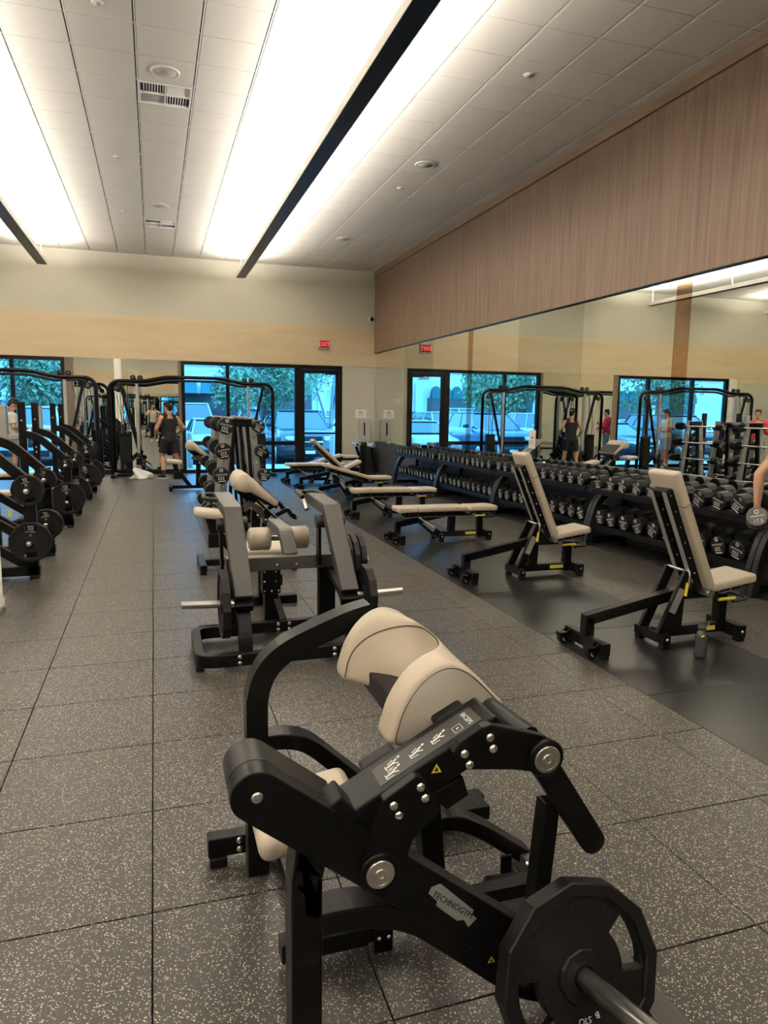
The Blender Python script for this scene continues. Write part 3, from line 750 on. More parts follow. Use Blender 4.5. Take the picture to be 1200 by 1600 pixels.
    MB().bb(.63, .86, 1.70, 2.14, .705, .775).build('pad_bracket', 'black_coat', t, .006)
    MB().bar((.74, 1.92, .72), (.80, 1.92, .11), .07, .07).build('pad_post', 'black_coat', t, .005)
    # seat
    s = link('seat', cushion((.375, 1.85, .475), (.30, .28, .07), .03, Matrix.Rotation(-.16, 3, 'Y')), 'beige_vinyl', t)
    MB().bb(.345, .405, 1.82, 1.88, .0, .45).build('seat_post', 'black_coat', t, .005)
    MB().bar((.30, 1.85, .06), (.56, 1.85, .06), .06, .06).build('seat_foot', 'black_coat', t, .005)
    MB().bar((.39, 1.96, .045), (.39, 2.37, .045), .05, .05, (1, 0, 0)).build('cross_bar', 'black_coat', t, .005)
    shift_in(t)
    # plate on the horn
    w = weight_plate(hc, hd, .222, .052, 'black twelve-sided rubber plate on the nearest weight horn, embossed 45 LBS', .30, logo=False)
    ux = V(0, 0, 1).cross(hd).normalized(); uy = hd.cross(ux)
    em = MB()
    for s_, ang in (('45 LBS', 128), ('20.4 KG', 60)):
        for i, ch in enumerate(s_):
            if ch == ' ': continue
            a = math.radians(180 - ang + i * 8.5) + 0
            p = hd * .0165 + (ux * math.cos(a) + uy * math.sin(a)) * .160
            rad = (ux * math.cos(a) + uy * math.sin(a)); tg = hd.cross(rad)
            put_mesh(em, text_mesh(ch, .030, .0010), frame_mtx(p, tg, -rad))
    em.build('embossing', 'black_plastic', w)
    pr = MB()
    for i, ch in enumerate('B STO'):
        if ch == ' ': continue
        a = math.radians(-72 - i * 6.5); rad = (ux * math.cos(a) + uy * math.sin(a)); tg = -hd.cross(rad)
        put_mesh(pr, text_mesh(ch, .022, .0004), frame_mtx(hd * .0162 + rad * .101, tg, rad))
    pr.build('print', 'print_white', w)
    return t
biceps_machine()

# ================================================================== LEG MACHINE with two arms (behind)
def two_arm_machine():
    t = thing('two_arm_machine', 'black plate-loaded machine with two grey bent arms and beige rollers, mid aisle', 'gym machine', (.83, 4.9, 0))
    # base
    base = [V(.60, 4.90, .07), V(.225, 4.90, .07), V(.225, 4.30, .07), V(1.44, 4.30, .07), V(1.44, 4.90, .07), V(1.0, 4.90, .07)]
    MB().sweep(fillet(base, .10, 5), .08, .06, (0, 0, 1)).build('base_loop', 'black_coat', t, .006)
    MB().bar((.25, 4.92, .07), (1.42, 4.92, .07), .06, .08).build('rear_bar', 'black_coat', t, .005)
    bolts(t, [(x, 4.27, z) for x in (.46, .60, 1.06, 1.20) for z in (.05, .09)] + [(x, 4.89, z) for x in (.80, .88, 1.13) for z in (.05, .09)], (0, -1, 0), .014)
    feet(t, [(.20, .25, 4.32, 4.40, 0, .03), (1.41, 1.46, 4.32, 4.40, 0, .03), (.20, .25, 4.82, 4.90, 0, .03)])
    # uprights and cross bar
    MB().bb(1.10, 1.22, 4.90, 4.98, .10, .50).build('upright', 'black_coat', t, .005)
    MB().bb(.44, .56, 4.90, 4.98, .10, .50).build('upright', 'black_coat', t, .005)
    MB().bb(.44, 1.22, 4.86, 4.96, .49, .585).build('cross_bar', 'grey_coat', t, .006)
    bolts(t, [(x, 4.86, .525) for x in (.79, .93, 1.20)], (0, -1, 0), .012)
    MB().bb(.72, .82, 5.0, 5.08, .0, .30).bb(.705, .835, 4.985, 5.095, .29, .50).build('seat_column', 'black_coat', t, .004)
    bolts(t, [(x, 4.985, .31) for x in (.72, .77, .82)] + [(x, 4.985, z) for z in (.38, .45) for x in (.72, .80)], (0, -1, 0), .009)
    MB().bar((.80, 5.04, .26), (.84, 4.93, .10), .05, .05, (1, 0, 0)).build('brace', 'black_coat', t, .004)
    # arms
    for side, knee, low, top in (('l', .475, .505, .455), ('r', 1.145, 1.195, 1.115)):
        path = [V(top, 5.28, .965), V(knee, 4.74, .93), V(low, 4.42, .42)]
        MB().sweep(path, .118, .075, (1, 0, 0)).build('lever_arm', 'grey_coat', t, .006)
        MB().bar(V(low, 4.46, .40), V(low, 4.40, .355), .118, .06, (1, 0, 0)).build('lever_foot', 'black_coat', t, .008)
        MB().cyl((knee - .10, 4.77, .84), (knee + .10, 4.77, .84), .045, 20).build('pivot', 'black_plastic', t)
        for sx in (-.075, .075):
            MB().bar((knee + sx, 4.79, .86), (knee + sx + .01, 4.83, .53), .022, .085, (1, 0, 0)).build('pivot_plate', 'black_coat', t, .006)
        leg = fillet([V(low, 4.34, .04), V(low, 4.36, .20), V(low, 4.50, .38), V(low, 4.88, .46)], .10, 5)
        MB().sweep(leg, .085, .05, (1, 0, 0)).build('front_leg', 'black_coat', t, .004)
        s = -1 if side == 'l' else 1
        x0 = low + s * .055; MB().cyl((x0, 4.44, .385), (x0 + s * .315, 4.44, .395), .024, 20).build('weight_horn', 'steel', t)
        MB().lathe([(0, .026), (.006, .024), (.012, .016)], (x0 + s * .315, 4.44, .395), (s, 0, 0), 20).build('horn_cap', 'steel', t)
        h = fillet([V(top - s * .02, 5.26, .98), V(top - s * .11, 5.27, 1.0), V(top - s * .13, 5.02, 1.0), V(top - s * .12, 4.98, .985)] if side == 'r' else [V(top + .02, 5.28, .98), V(top - .13, 5.30, .985), V(top - .14, 5.10, .975), V(top - .05, 5.06, .97)], .04, 4)
        MB().tube(h, .016, 10).build('handle', 'black_plastic', t)
    MB().tube([V(1.00, 5.05, .995), V(1.02, 4.95, .90)], .017, 12).build('grip', 'steel', t)
    MB().tube(fillet([V(1.0, 5.05, .995), V(1.02, 5.20, 1.0), V(1.16, 5.18, 1.0), V(1.19, 5.05, .97)], .04, 4), .015, 10).build('handle', 'black_plastic', t)
    # roller post
    MB().sweep(fillet([V(.90, 4.96, .57), V(.885, 5.05, .72), V(.86, 5.42, .735)], .06, 4), .10, .07, (1, 0, 0)).build('roller_post', 'grey_coat', t, .006)
    for x0, x1 in ((.66, .825), (.925, 1.12)):
        MB().lathe([(0, .07), (.012, .088), (x1 - x0 - .012, .088), (x1 - x0, .07)], (x0, 5.40, .62), (1, 0, 0), 28).build('foam_roller', 'beige_vinyl', t)
    MB().cyl((.66, 5.40, .62), (1.12, 5.40, .62), .02, 12).build('roller_axle', 'steel', t)
    link('seat', cushion((.82, 5.78, .46), (.40, .42, .08), .03), 'beige_vinyl', t)
    MB().bb(.78, .86, 5.05, 5.85, .33, .41).bb(.78, .86, 5.74, 5.82, .0, .34).build('seat_beam', 'black_coat', t, .005)
    MB().bb(.55, 1.10, 5.74, 5.82, .0, .07).build('rear_foot', 'black_coat', t, .005)
    # storage horn
    MB().cyl((1.22, 5.02, .50), (1.50, 5.02, .50), .022, 16).build('storage_horn', 'steel', t)
    shift_in(t)
    weight_plate((.385, 4.44, .387), (-1, 0, 0), .222, .05, 'black plate on the left horn of the two-arm machine', .3)
    weight_plate((1.315, 4.44, .39), (1, 0, 0), .20, .05, 'black plate on the right horn of the two-arm machine', .1)
    for k in range(4):
        weight_plate((1.27 + .050 * k, 5.02, .50), (1, 0, 0), .20, .040, '%s black plate from the frame on the storage horn of the two-arm machine' % NUM[k + 1], .2 * k)
two_arm_machine()

# ================================================================== PREACHER BENCHES
def preacher(loc, label):
    t = thing('preacher_bench', label, 'bench', loc, 0, 'preacher curl benches')
    R_ = lambda a: Matrix.Rotation(a, 3, 'Y')
    link('seat', cushion((.115, 0, .565), (.30, .34, .075), .028, R_(.12)), 'beige_vinyl', t)
    MB().bar((.12, 0, .53), (.17, 0, .33), .07, .09).bb(.10, .24, -.05, .05, .22, .36).build('seat_post', 'black_coat', t, .005)
    MB().bar((.20, 0, .36), (.42, 0, .06), .06, .08).build('lower_beam', 'black_coat', t, .005)
    MB().bb(.0, .95, -.035, .035, .03, .095).build('base_rail', 'black_coat', t, .005)
    MB().bb(-.0, .065, -.30, .30, .03, .095).bb(-.0, .06, -.30, -.24, 0, .03).bb(0, .06, .24, .30, 0, .03).build('rear_foot', 'black_coat', t, .005)
    MB().bb(.89, .955, -.28, .28, .03, .095).bb(.89, .95, -.28, -.22, 0, .03).bb(.89, .95, .22, .28, 0, .03).build('front_foot', 'black_coat', t, .005)
    # arm pad: rolled top with a sloping face
    pr = [(.34, .83), (.345, .90), (.375, .955), (.42, .985), (.47, .975), (.515, .935), (.70, .765), (.77, .70), (.76, .665), (.73, .655), (.50, .80), (.42, .80)]
    mb = MB(); ys = [-.30, -.29, -.27, .27, .29, .30]; n = len(pr); vs = []; fs = []
    cx_, cz_ = .53, .83
    for y, s in zip(ys, (.90, .97, 1, 1, .97, .90)):
        for x, z in pr: vs.append((cx_ + (x - cx_) * s, y, cz_ + (z - cz_) * s))
    for k in range(len(ys) - 1):
        for i in range(n): fs.append((k * n + i, k * n + (i + 1) % n, (k + 1) * n + (i + 1) % n, (k + 1) * n + i))
    fs += [tuple(range(n)), tuple((len(ys) - 1) * n + i for i in range(n))[::-1]]
    pad = mb._add(vs, fs, True).build('arm_pad', 'beige_vinyl', t)
    MB().bar((.575, 0, .885), (.765, 0, .705), .602, .006).build('seam', 'seam_dark', pad)
    MB().bar((.46, 0, .79), (.76, 0, .635), .50, .03).build('pad_board', 'black_coat', t, .004)
    MB().bar((.40, -.10, .82), (.93, -.10, .30), .05, .085).bar((.40, .10, .82), (.93, .10, .30), .05, .085).build('pad_beam', 'black_coat', t, .005)
    MB().bar((.70, -.1265, .525), (.86, -.1265, .368), .004, .05).build('silver_cover', 'silver_coat', t)
    MB().bar((.55, -.1265, .672), (.635, -.1265, .588), .004, .045).build('sticker', 'yellow', t)
    MB().bar((.58, 0, .64), (.56, 0, .06), .09, .09).build('front_post', 'black_coat', t, .005)
    q = [V(.45, -.13, .62), V(.50, -.13, .66), V(.60, -.13, .60), V(.62, -.13, .52)]
    MB().sweep(q, .012, .07).build('adjuster_plate', 'grey_coat', t, .003)
    bolts(t, [(x, -.137, z) for x, z in ((.52, .62), (.58, .55), (.66, .50))], (0, -1, 0), .012)
    for sy in (-.26, .26):
        MB().sweep(fillet([V(.74, sy, .56), V(.86, sy, .62), V(.90, sy, .55), V(.97, sy, .52)], .03, 3), .03, .04).build('bar_catch', 'black_coat', t, .003)
    return t
pb1 = preacher((.385, 7.25, 0), 'beige preacher curl bench with yellow sticker behind the two-arm machine')
dup(pb1, (.24, 14.6, 0), 0, 'beige preacher curl bench farther back, beside the man in the black tank top')
bz = thing('curl_bar', 'chrome wavy curl bar resting on the nearer preacher bench', 'barbell', (1.24, 7.25, .575))
MB().tube([V(.05 + (.025 if k % 2 else 0) , -.55 + k * .11, 0) for k in range(11)], .014, 10).build('shaft', 'chrome', bz)
for s in (-1, 1): MB().cyl((.055, s * .55, 0), (.055, s * .62, 0), .028, 16).build('sleeve', 'chrome', bz)

# ================================================================== BARBELL RACKS
RX = 1.065; TIERS = (1.39, 1.075, .765, .455, .16)
HALF = lambda z: .135 + .105 * (1.50 - z)      # half width of the frame at height z
def barbell_rack(y0, label):
    t = thing('barbell_rack', label, 'rack', (RX, y0, 0), 0, 'A-frame barbell racks')
    for y in (.16, .94):
        for s in (-1, 1):
            xt, xb = s * HALF(1.50), s * HALF(.03)
            MB().bar((xt, y, 1.50), (xb, y, .03), .055, .085).build('upright', 'silver_coat', t, .004)
            MB().bar((xt * .55, y + .004, 1.47), (xb * .62, y + .004, .06), .05, .04).build('inner_post', 'black_coat', t, .003)
            bolts(t, [(s * HALF(z), y - .028, z) for z in (1.24, .92, .6, .3)], (0, -1, 0), .013)
        MB().bar((-.14, y - .03, 1.43), (.14, y - .03, 1.43), .05, .10).build('top_bar', 'black_coat', t, .004)
        MB().bar((-.34, y, .03), (.34, y, .03), .07, .06).build('foot_bar', 'black_coat', t, .004)
    for x in (-.28, .28): MB().bar((x, .1, .09), (x, 1.0, .09), .05, .06, (1, 0, 0)).build('base_rail', 'black_coat', t, .004)
    for z in TIERS:
        for s in (-1, 1):
            x = s * HALF(z)
            for y in (.16, .94): MB().bar((x, y, z - .05), (x + s * .09, y, z - .035), .05, .03).bar((x + s * .085, y, z - .04), (x + s * .10, y, z + .0), .05, .012).build('bar_hook', 'black_coat', t, .002)
    return t
BAR = {}
def barbell(c, R, L, label, spin, wavy):
    k = (round(R, 3), wavy); t = thing('fixed_barbell', label, 'barbell', c, 0, 'fixed barbells on the racks')
    if k not in BAR:
        sh = MB()
        if wavy: sh.tube([V((0, .028, 0, -.028)[i % 4] * (1 if 1 < i < 11 else 0), -L / 2 + .09 + i * (L - .18) / 12, 0) for i in range(13)], .014, 10)
        else: sh.cyl((0, -L / 2 + .09, 0), (0, L / 2 - .09, 0), .014, 12)
        sh = sh.mesh('shaft'); sh.materials.append(MATS['chrome'])
        hd = MB().lathe([(-.075, R * .9), (-.068, R), (.068, R), (.075, R * .93), (.072, R * .82), (.072, R * .3)], (0, 0, 0), (0, 1, 0), 24, False).mesh('head', .002, 1); hd.materials.append(MATS['rubber_black'])
        BAR[k] = (sh, hd)
    sh, hd = BAR[k]; link('shaft', sh, None, t)
    for s in (-1, 1):
        h = link('head', hd, None, t); h.location = (0, s * (L / 2 - .07), 0)
        if s < 0:
            p = link('print', logo_mesh(R * 1.12, 'bar'), None, h); p.matrix_local = frame_mtx((0, -.0762, 0), (1, 0, 0), (0, 0, 1)) @ Matrix.Rotation(spin, 4, 'Z')
for rk, (y0, nm) in enumerate(((9.22, 'nearer'), (10.72, 'farther'))):
    barbell_rack(y0, 'silver A-frame barbell rack, the %s of two in the middle of the room' % nm)
    for lv, z in enumerate(TIERS):
        for s in (-1, 1):
            barbell((RX + s * (HALF(z) + .06), y0 + .55, z), (.103 if s < 0 else .078) - .006 * rk, 1.22, 'fixed-head barbell, %s from the top on the %s side of the %s rack' % (NUM[lv + 1], 'left' if s < 0 else 'right', nm), rnd.uniform(-.7, .7), (lv + rk) % 2 == 1)

# ================================================================== ADJUSTABLE BENCHES
def adj_bench(loc, back, seat, label, handles=True):
    """bench along +x: transport wheels at x=0, seat end at x=1.3; back / seat angles in degrees"""
    t = thing('adjustable_bench', label, 'bench', loc, 0, 'adjustable benches along the dumbbell rack')
    # rear wheel foot
    for y in (-.17, .17):
        MB().cyl((.0, y - .02, .04), (.0, y + .02, .04), .04, 20).build('wheel', 'rubber_black', t)
        MB().cyl((.0, y - .0225, .04), (.0, y + .0225, .04), .018, 14).build('wheel_hub', 'grey_plastic', t)
        MB().bb(-.045, .02, y - .03, y + .03, .055, .085).bar((-.01, y - .026, .04), (.05, y - .026, .09), .008, .05).bar((-.01, y + .026, .04), (.05, y + .026, .09), .008, .05).build('wheel_fork', 'black_coat', t, .004)
    MB().bb(.045, .105, -.23, .23, .03, .11).build('wheel_bar', 'black_coat', t, .004)
    for y in (-.225, .175): MB().bb(.05, .10, y, y + .05, 0, .03).build('rubber_foot', 'rubber_black', t)
    MB().bb(.04, .11, -.035, .035, .10, .235).build('wheel_post', 'black_coat', t, .004)
    # spine
    MB().bar((.045, 0, .215), (.80, 0, .355), .07, .075).bar((.78, 0, .345), (1.06, 0, .345), .07, .07).build('spine', 'black_coat', t, .004)
    # base frame
    MB().bb(.62, 1.22, -.03, .03, .045, .115).build('base_rail', 'black_coat', t, .004)
    MB().bb(.58, .64, -.16, .16, .035, .10).build('base_foot', 'black_coat', t, .004)
    MB().bb(1.22, 1.29, -.16, .16, .03, .12).build('base_foot', 'black_coat', t, .004)
    feet(t, [(.585, .635, -.155, -.10, 0, .035), (.585, .635, .10, .155, 0, .035), (1.225, 1.285, -.155, -.10, 0, .03), (1.225, 1.285, .10, .155, 0, .03)])
    MB().bb(1.15, 1.22, -.035, .035, .10, .33).build('seat_post', 'black_coat', t, .004)
    MB().bar((.80, 0, .33), (.79, 0, .10), .06, .09).build('seat_post', 'black_coat', t, .004)
    MB().bb(.98, 1.13, -.0325, -.031, .065, .098).build('yellow_badge', 'yellow', t)
    bolts(t, [(.61, -.16, .07), (.66, -.032, .08), (1.255, -.16, .075)], (0, -1, 0), .011)
    # back rest and its ladder
    a = math.radians(back); H = V(.955, 0, .375); d = V(-math.cos(a), 0, math.sin(a)); n = V(d.z, 0, -d.x)   # n: towards the sitter
    if n.x * 0 + n.z < 0 or (abs(n.z) < 1e-6 and n.x < 0): n = -n
    if back > 60: n = V(abs(n.x), 0, n.z)
    rot = Matrix((-d, V(0, 1, 0), n)).transposed()
    if rot.determinant() < 0: rot = Matrix((-d, V(0, -1, 0), n)).transposed()
    pc = H + d * .465 + n * .035
    bk = link('backrest', cushion(pc, (.90, .29, .065), .022, rot), 'beige_vinyl', t)
    MB().box(pc + d * .20, (.004, .2915, .0665), rot).build('seam', 'seam_dark', bk)
    for y in (-.065, .065):
        MB().bar(H + d * .02 - n * .028 + V(0, y, 0), H + d * .80 - n * .028 + V(0, y, 0), .035, .06, (0, 1, 0)).build('ladder_rail', 'black_coat', t, .003)
        MB().bar(H + d * .10 - n * .060 + V(0, y, 0), H + d * .80 - n * .060 + V(0, y, 0), .036, .005, (0, 1, 0)).build('ladder_strip', 'silver_coat', t)
        bolts(t, [H + d * (.16 + .12 * k) - n * .028 + V(0, y - .018, 0) for k in range(6)], (0, -1, 0), .007, .004)
    MB().box(H + d * .78 - n * .03, (.05, .15, .055), rot).build('ladder_cap', 'black_coat', t, .004)
    # support strut that steps along the ladder
    top = H + d * (.42 if back < 40 else .20) - n * .08; low = V(.60, 0, .085)
    if back < 30: top = H + d * .62 - n * .075
    for y in (-.095, .095): MB().bar(low + V(0, y, 0), top + V(0, y, 0), .03, .075, (0, 1, 0)).build('support_strut', 'black_coat', t, .004)
    mid = low + (top - low) * .55; sd = (top - low).normalized()
    MB().bar(mid - sd * .09 + V(0, -.111, 0), mid + sd * .09 + V(0, -.111, 0), .003, .055, (0, 1, 0)).build('instruction_plate', 'print_grey', t)
    MB().cyl(top + V(0, -.11, 0), top + V(0, .11, 0), .010, 10).build('cross_pin', 'steel', t)
    g0 = top - sd * .02 + V(.0, -.115, 0); g1 = g0 - sd * .12 + V(.035, 0, .0)
    MB().tube(fillet([top + V(0, -.09, .02), g0 + V(0, -.01, .0), g1], .02, 3), .006, 8).build('release_lever', 'steel', t)
    MB().tube([g1 - (g1 - g0) * .5, g1 + (g1 - g0) * .35], .011, 10).build('lever_grip', 'yellow' if back > 30 else 'steel', t)
    MB().cyl(H + V(0, -.16, 0), H + V(0, -.06, 0), .026, 18).build('hinge_cap', 'steel', t)
    # seat
    s = math.radians(seat); sdv = V(math.cos(s), 0, math.sin(s)); sn = V(-sdv.z, 0, sdv.x); S0 = V(.975, 0, .372)
    srot = Matrix((sdv, V(0, 1, 0), sn)).transposed()
    link('seat', cushion(S0 + sdv * .20 + sn * .035, (.39, .30, .065), .022, srot), 'beige_vinyl', t)
    MB().box(S0 + sdv * .19 - sn * .012, (.30, .22, .022), srot).build('seat_plate', 'black_coat', t, .003)
    bolts(t, [S0 + sdv * q - sn * .012 + V(0, -.11, 0) for q in (.09, .19, .29)], (0, -1, 0), .007, .004)
    MB().tube(fillet([V(1.20, -.10, .285), V(1.36, -.09, .295), V(1.37, .09, .295), V(1.20, .10, .285)], .05, 4), .010, 8).build('carry_handle', 'black_coat', t)
    MB().tube([V(1.06, -.12, .315), V(1.20, -.12, .32)], .011, 10).build('seat_lever', 'yellow', t)
    return t
B0 = 2.70
adj_bench((B0, 4.04, 0), 66, 8, 'beige adjustable bench set upright, nearest the camera beside the water bottle')
adj_bench((B0 + .05, 6.15, 0), 66, 8, 'beige adjustable bench set upright, the second and farther of the two')
adj_bench((B0 + .05, 8.2, 0), 0, 0, 'flat beige bench, the nearer of the two flat ones in the middle row')
adj_bench((B0 + .07, 10.3, 0), 0, 0, 'flat beige bench, second of the flat ones, behind the nearer flat bench')
adj_bench((B0 + .02, 12.35, 0), 16, 0, 'beige bench with its back raised slightly, third from the exit corner')
adj_bench((B0 + .04, 14.25, 0), 42, 26, 'beige bench with back half raised and seat tilted up')
adj_bench((B0 + .0, 15.6, 0), 0, 0, 'flat beige bench farthest back, near the door')
def decline_bench():
    t = thing('decline_bench', 'beige decline sit-up bench with foot rollers in the far right corner', 'bench', (4.3, 16.75, 0))
    a = math.atan2(.24, .89); rot = Matrix.Rotation(-a, 3, 'Y')
    link('back_pad', cushion((-.46, 0, .42), (.94, .30, .07), .024, rot), 'beige_vinyl', t)
    link('seat_pad', cushion((.22, 0, .50), (.38, .30, .07), .024), 'beige_vinyl', t)
    MB().bar((-.85, 0, .28), (.05, 0, .49), .07, .06).bar((.0, 0, .44), (.50, 0, .44), .07, .06).build('spine', 'black_coat', t, .004)
    MB().bb(-.70, -.63, -.035, .035, .05, .31).bb(-.72, -.62, -.24, .24, 0, .06).build('front_foot', 'black_coat', t, .004)
    MB().bb(.47, .60, -.06, .06, 0, .78).bb(.46, .62, -.25, .25, 0, .06).build('roller_post', 'black_coat', t, .005)
    for x, z in ((.34, .80), (.76, .77)):
        MB().cyl((x, -.20, z), (x, .20, z), .05, 20).build('foot_roller', 'grey_plastic', t)
        MB().cyl((x, -.23, z), (x, .23, z), .028, 14).build('roller_end', 'chrome', t)
    MB().bar((.36, 0, .78), (.52, 0, .30), .05, .06).bar((.74, 0, .75), (.86, 0, .10), .05, .06).build('roller_arm', 'black_coat', t, .004)
    MB().bar((.50, 0, .05), (.90, 0, .05), .06, .06).build('base_rail', 'black_coat', t, .004)
decline_bench()

# ================================================================== DUMBBELL RACK + DUMBBELLS
LEGY = [4.90, 7.46, 10.06, 12.48, 14.90]
rack_names = ['nearest the camera', 'second from the camera', 'third from the camera', 'in the far corner']
rack_short = ['nearest', 'second', 'third', 'farthest']
def rack_section(y0, y1, first, last, label):
    t = thing('dumbbell_rack', label, 'rack', (5.0, y0, 0), 0, 'dumbbell rack sections along the mirror')
    L = y1 - y0
    def leg(y):
        for s in (-.034, .034):
            p = fillet([V(.03, y + s, .0), V(.075, y + s, .30), V(.16, y + s, .55), V(.34, y + s, .70), V(.58, y + s, .74)], .14, 4)
            MB().sweep(p, .058, .085, (0, 1, 0)).build('leg', 'black_plastic', t, .006)
        MB().bb(.10, .60, y - .035, y + .035, .03, .10).bb(.54, .60, y - .035, y + .035, .03, .72).build('leg_base', 'black_coat', t, .004)
        for x in (.0, .52): MB().bb(x, x + .07, y - .06, y + .06, 0, .03).build('leg_foot', 'rubber_black', t, .004)
    if first: leg(0)
    leg(L)
    for (zf, zb, xf, xb) in ((.700, .745, .04, .50), (.265, .325, .08, .54)):
        MB()._add([V(xf, .07, zf), V(xb, .07, zb), V(xb, L - .07, zb), V(xf, L - .07, zf), V(xf, .07, zf - .012), V(xb, .07, zb - .012), V(xb, L - .07, zb - .012), V(xf, L - .07, zf - .012)], [(0, 1, 2, 3), (7, 6, 5, 4), (0, 4, 5, 1), (1, 5, 6, 2), (2, 6, 7, 3), (3, 7, 4, 0)]).build('shelf', 'black_coat', t, .003)
        MB().bb(xf - .006, xf + .004, .07, L - .07, zf - .05, zf + .012).build('shelf_lip', 'black_coat', t, .002)
        MB().bb(xb, xb + .03, .07, L - .07, zb - .06, zb).build('shelf_beam', 'black_coat', t, .003)
    return t
for k in range(4):
    rack_section(LEGY[k], LEGY[k + 1], k == 0, True, 'two-tier black dumbbell rack section, %s' % rack_names[k])
DB = {}
def dumbbell_parts(R, L):
    k = round(R, 3)
    if k not in DB:
        hl = L * .30
        hd = MB().lathe([(-hl / 2, R * .92), (-hl / 2 + .006, R), (hl / 2 - .006, R), (hl / 2, R * .94)], (0, 0, 0), (1, 0, 0), 12, False).mesh('head', .003, 1); hd.materials.append(MATS['rubber_black'])
        hn = MB().lathe([(-L * .22, .013), (-L * .10, .015), (0, .0175), (L * .10, .015), (L * .22, .013)], (0, 0, 0), (1, 0, 0), 14).mesh('handle'); hn.materials.append(MATS['chrome'])
        cl = MB().lathe([(-.008, R * .45), (.008, R * .45)], (0, 0, 0), (1, 0, 0), 14, False).mesh('collar'); cl.materials.append(MATS['chrome'])
        DB[k] = (hd, hn, cl, hl)
    return DB[k]
def dumbbell(c, tilt, R, L, label, spin, group='dumbbells on the two-tier rack', txt=None, rz=0.0):
    t = thing('dumbbell', label, 'dumbbell', c, 0, group); t.rotation_euler = (0, tilt, rz)
    hd, hn, cl, hl = dumbbell_parts(R, L)
    link('handle', hn, None, t)
    for s in (-1, 1):
        h = link('head', hd, None, t); h.location = (s * (L / 2 - hl / 2), 0, 0); h.rotation_euler = (spin * .3, 0, 0)
        if txt: h.data = hd.copy(); h.data.materials.clear(); h.data.materials.append(MATS['rubber_grey'])
        if s < 0:
            if txt is None: p = link('print', logo_mesh(R * 1.12, 'bar'), None, h)
            else:
                mb = MB(); holed(mb, [(x, y + R * .45) for x, y in ring_poly(R * .22, 16)], [[(x, y + R * .45) for x, y in ring_poly(R * .12, 16)]], 0, .0006)
                put_mesh(mb, text_mesh(txt, R * .55, .0003), Matrix.Translation((0, -R * .5, 0))); x = -R * .6
                while x < R * .6: mb.bb(x, x + R * .05, -R * .08, R * .12, 0, .0006).bb(x, x + R * .09, R * .06, R * .12, 0, .0006); x += R * .14
                p = mb.build('print', 'print_white', h)
            p.matrix_local = frame_mtx((-hl / 2 - .0012, 0, 0), (0, -1, 0), (0, 0, 1)) @ Matrix.Rotation(spin, 4, 'Z')
    return t
for k in range(4):
    a, b = LEGY[k] + .10, LEGY[k + 1] - .06
    n = (10, 11, 11, 12)[k]
    for tier, (z, x, tl) in enumerate(((.722, 5.27, math.atan2(.045, .46)), (.295, 5.31, math.atan2(.06, .46)))):
        for i in range(n):
            y = a + (b - a) * (i + .5) / n
            f = (y - 4.9) / 10.0; R = (.098 if tier else .094) - (.040 if tier == 0 else .036) * f; L = .40 - .10 * f
            cz = z + R + .006
            lab = '%s black dumbbell from the near end, %s tier of the %s rack section' % (NUM[i + 1], 'lower' if tier else 'upper', rack_short[k])
            dumbbell((x - .045 + rnd.uniform(-.012, .012), y, cz), -tl, R, L, lab, rnd.uniform(-.9, .9))

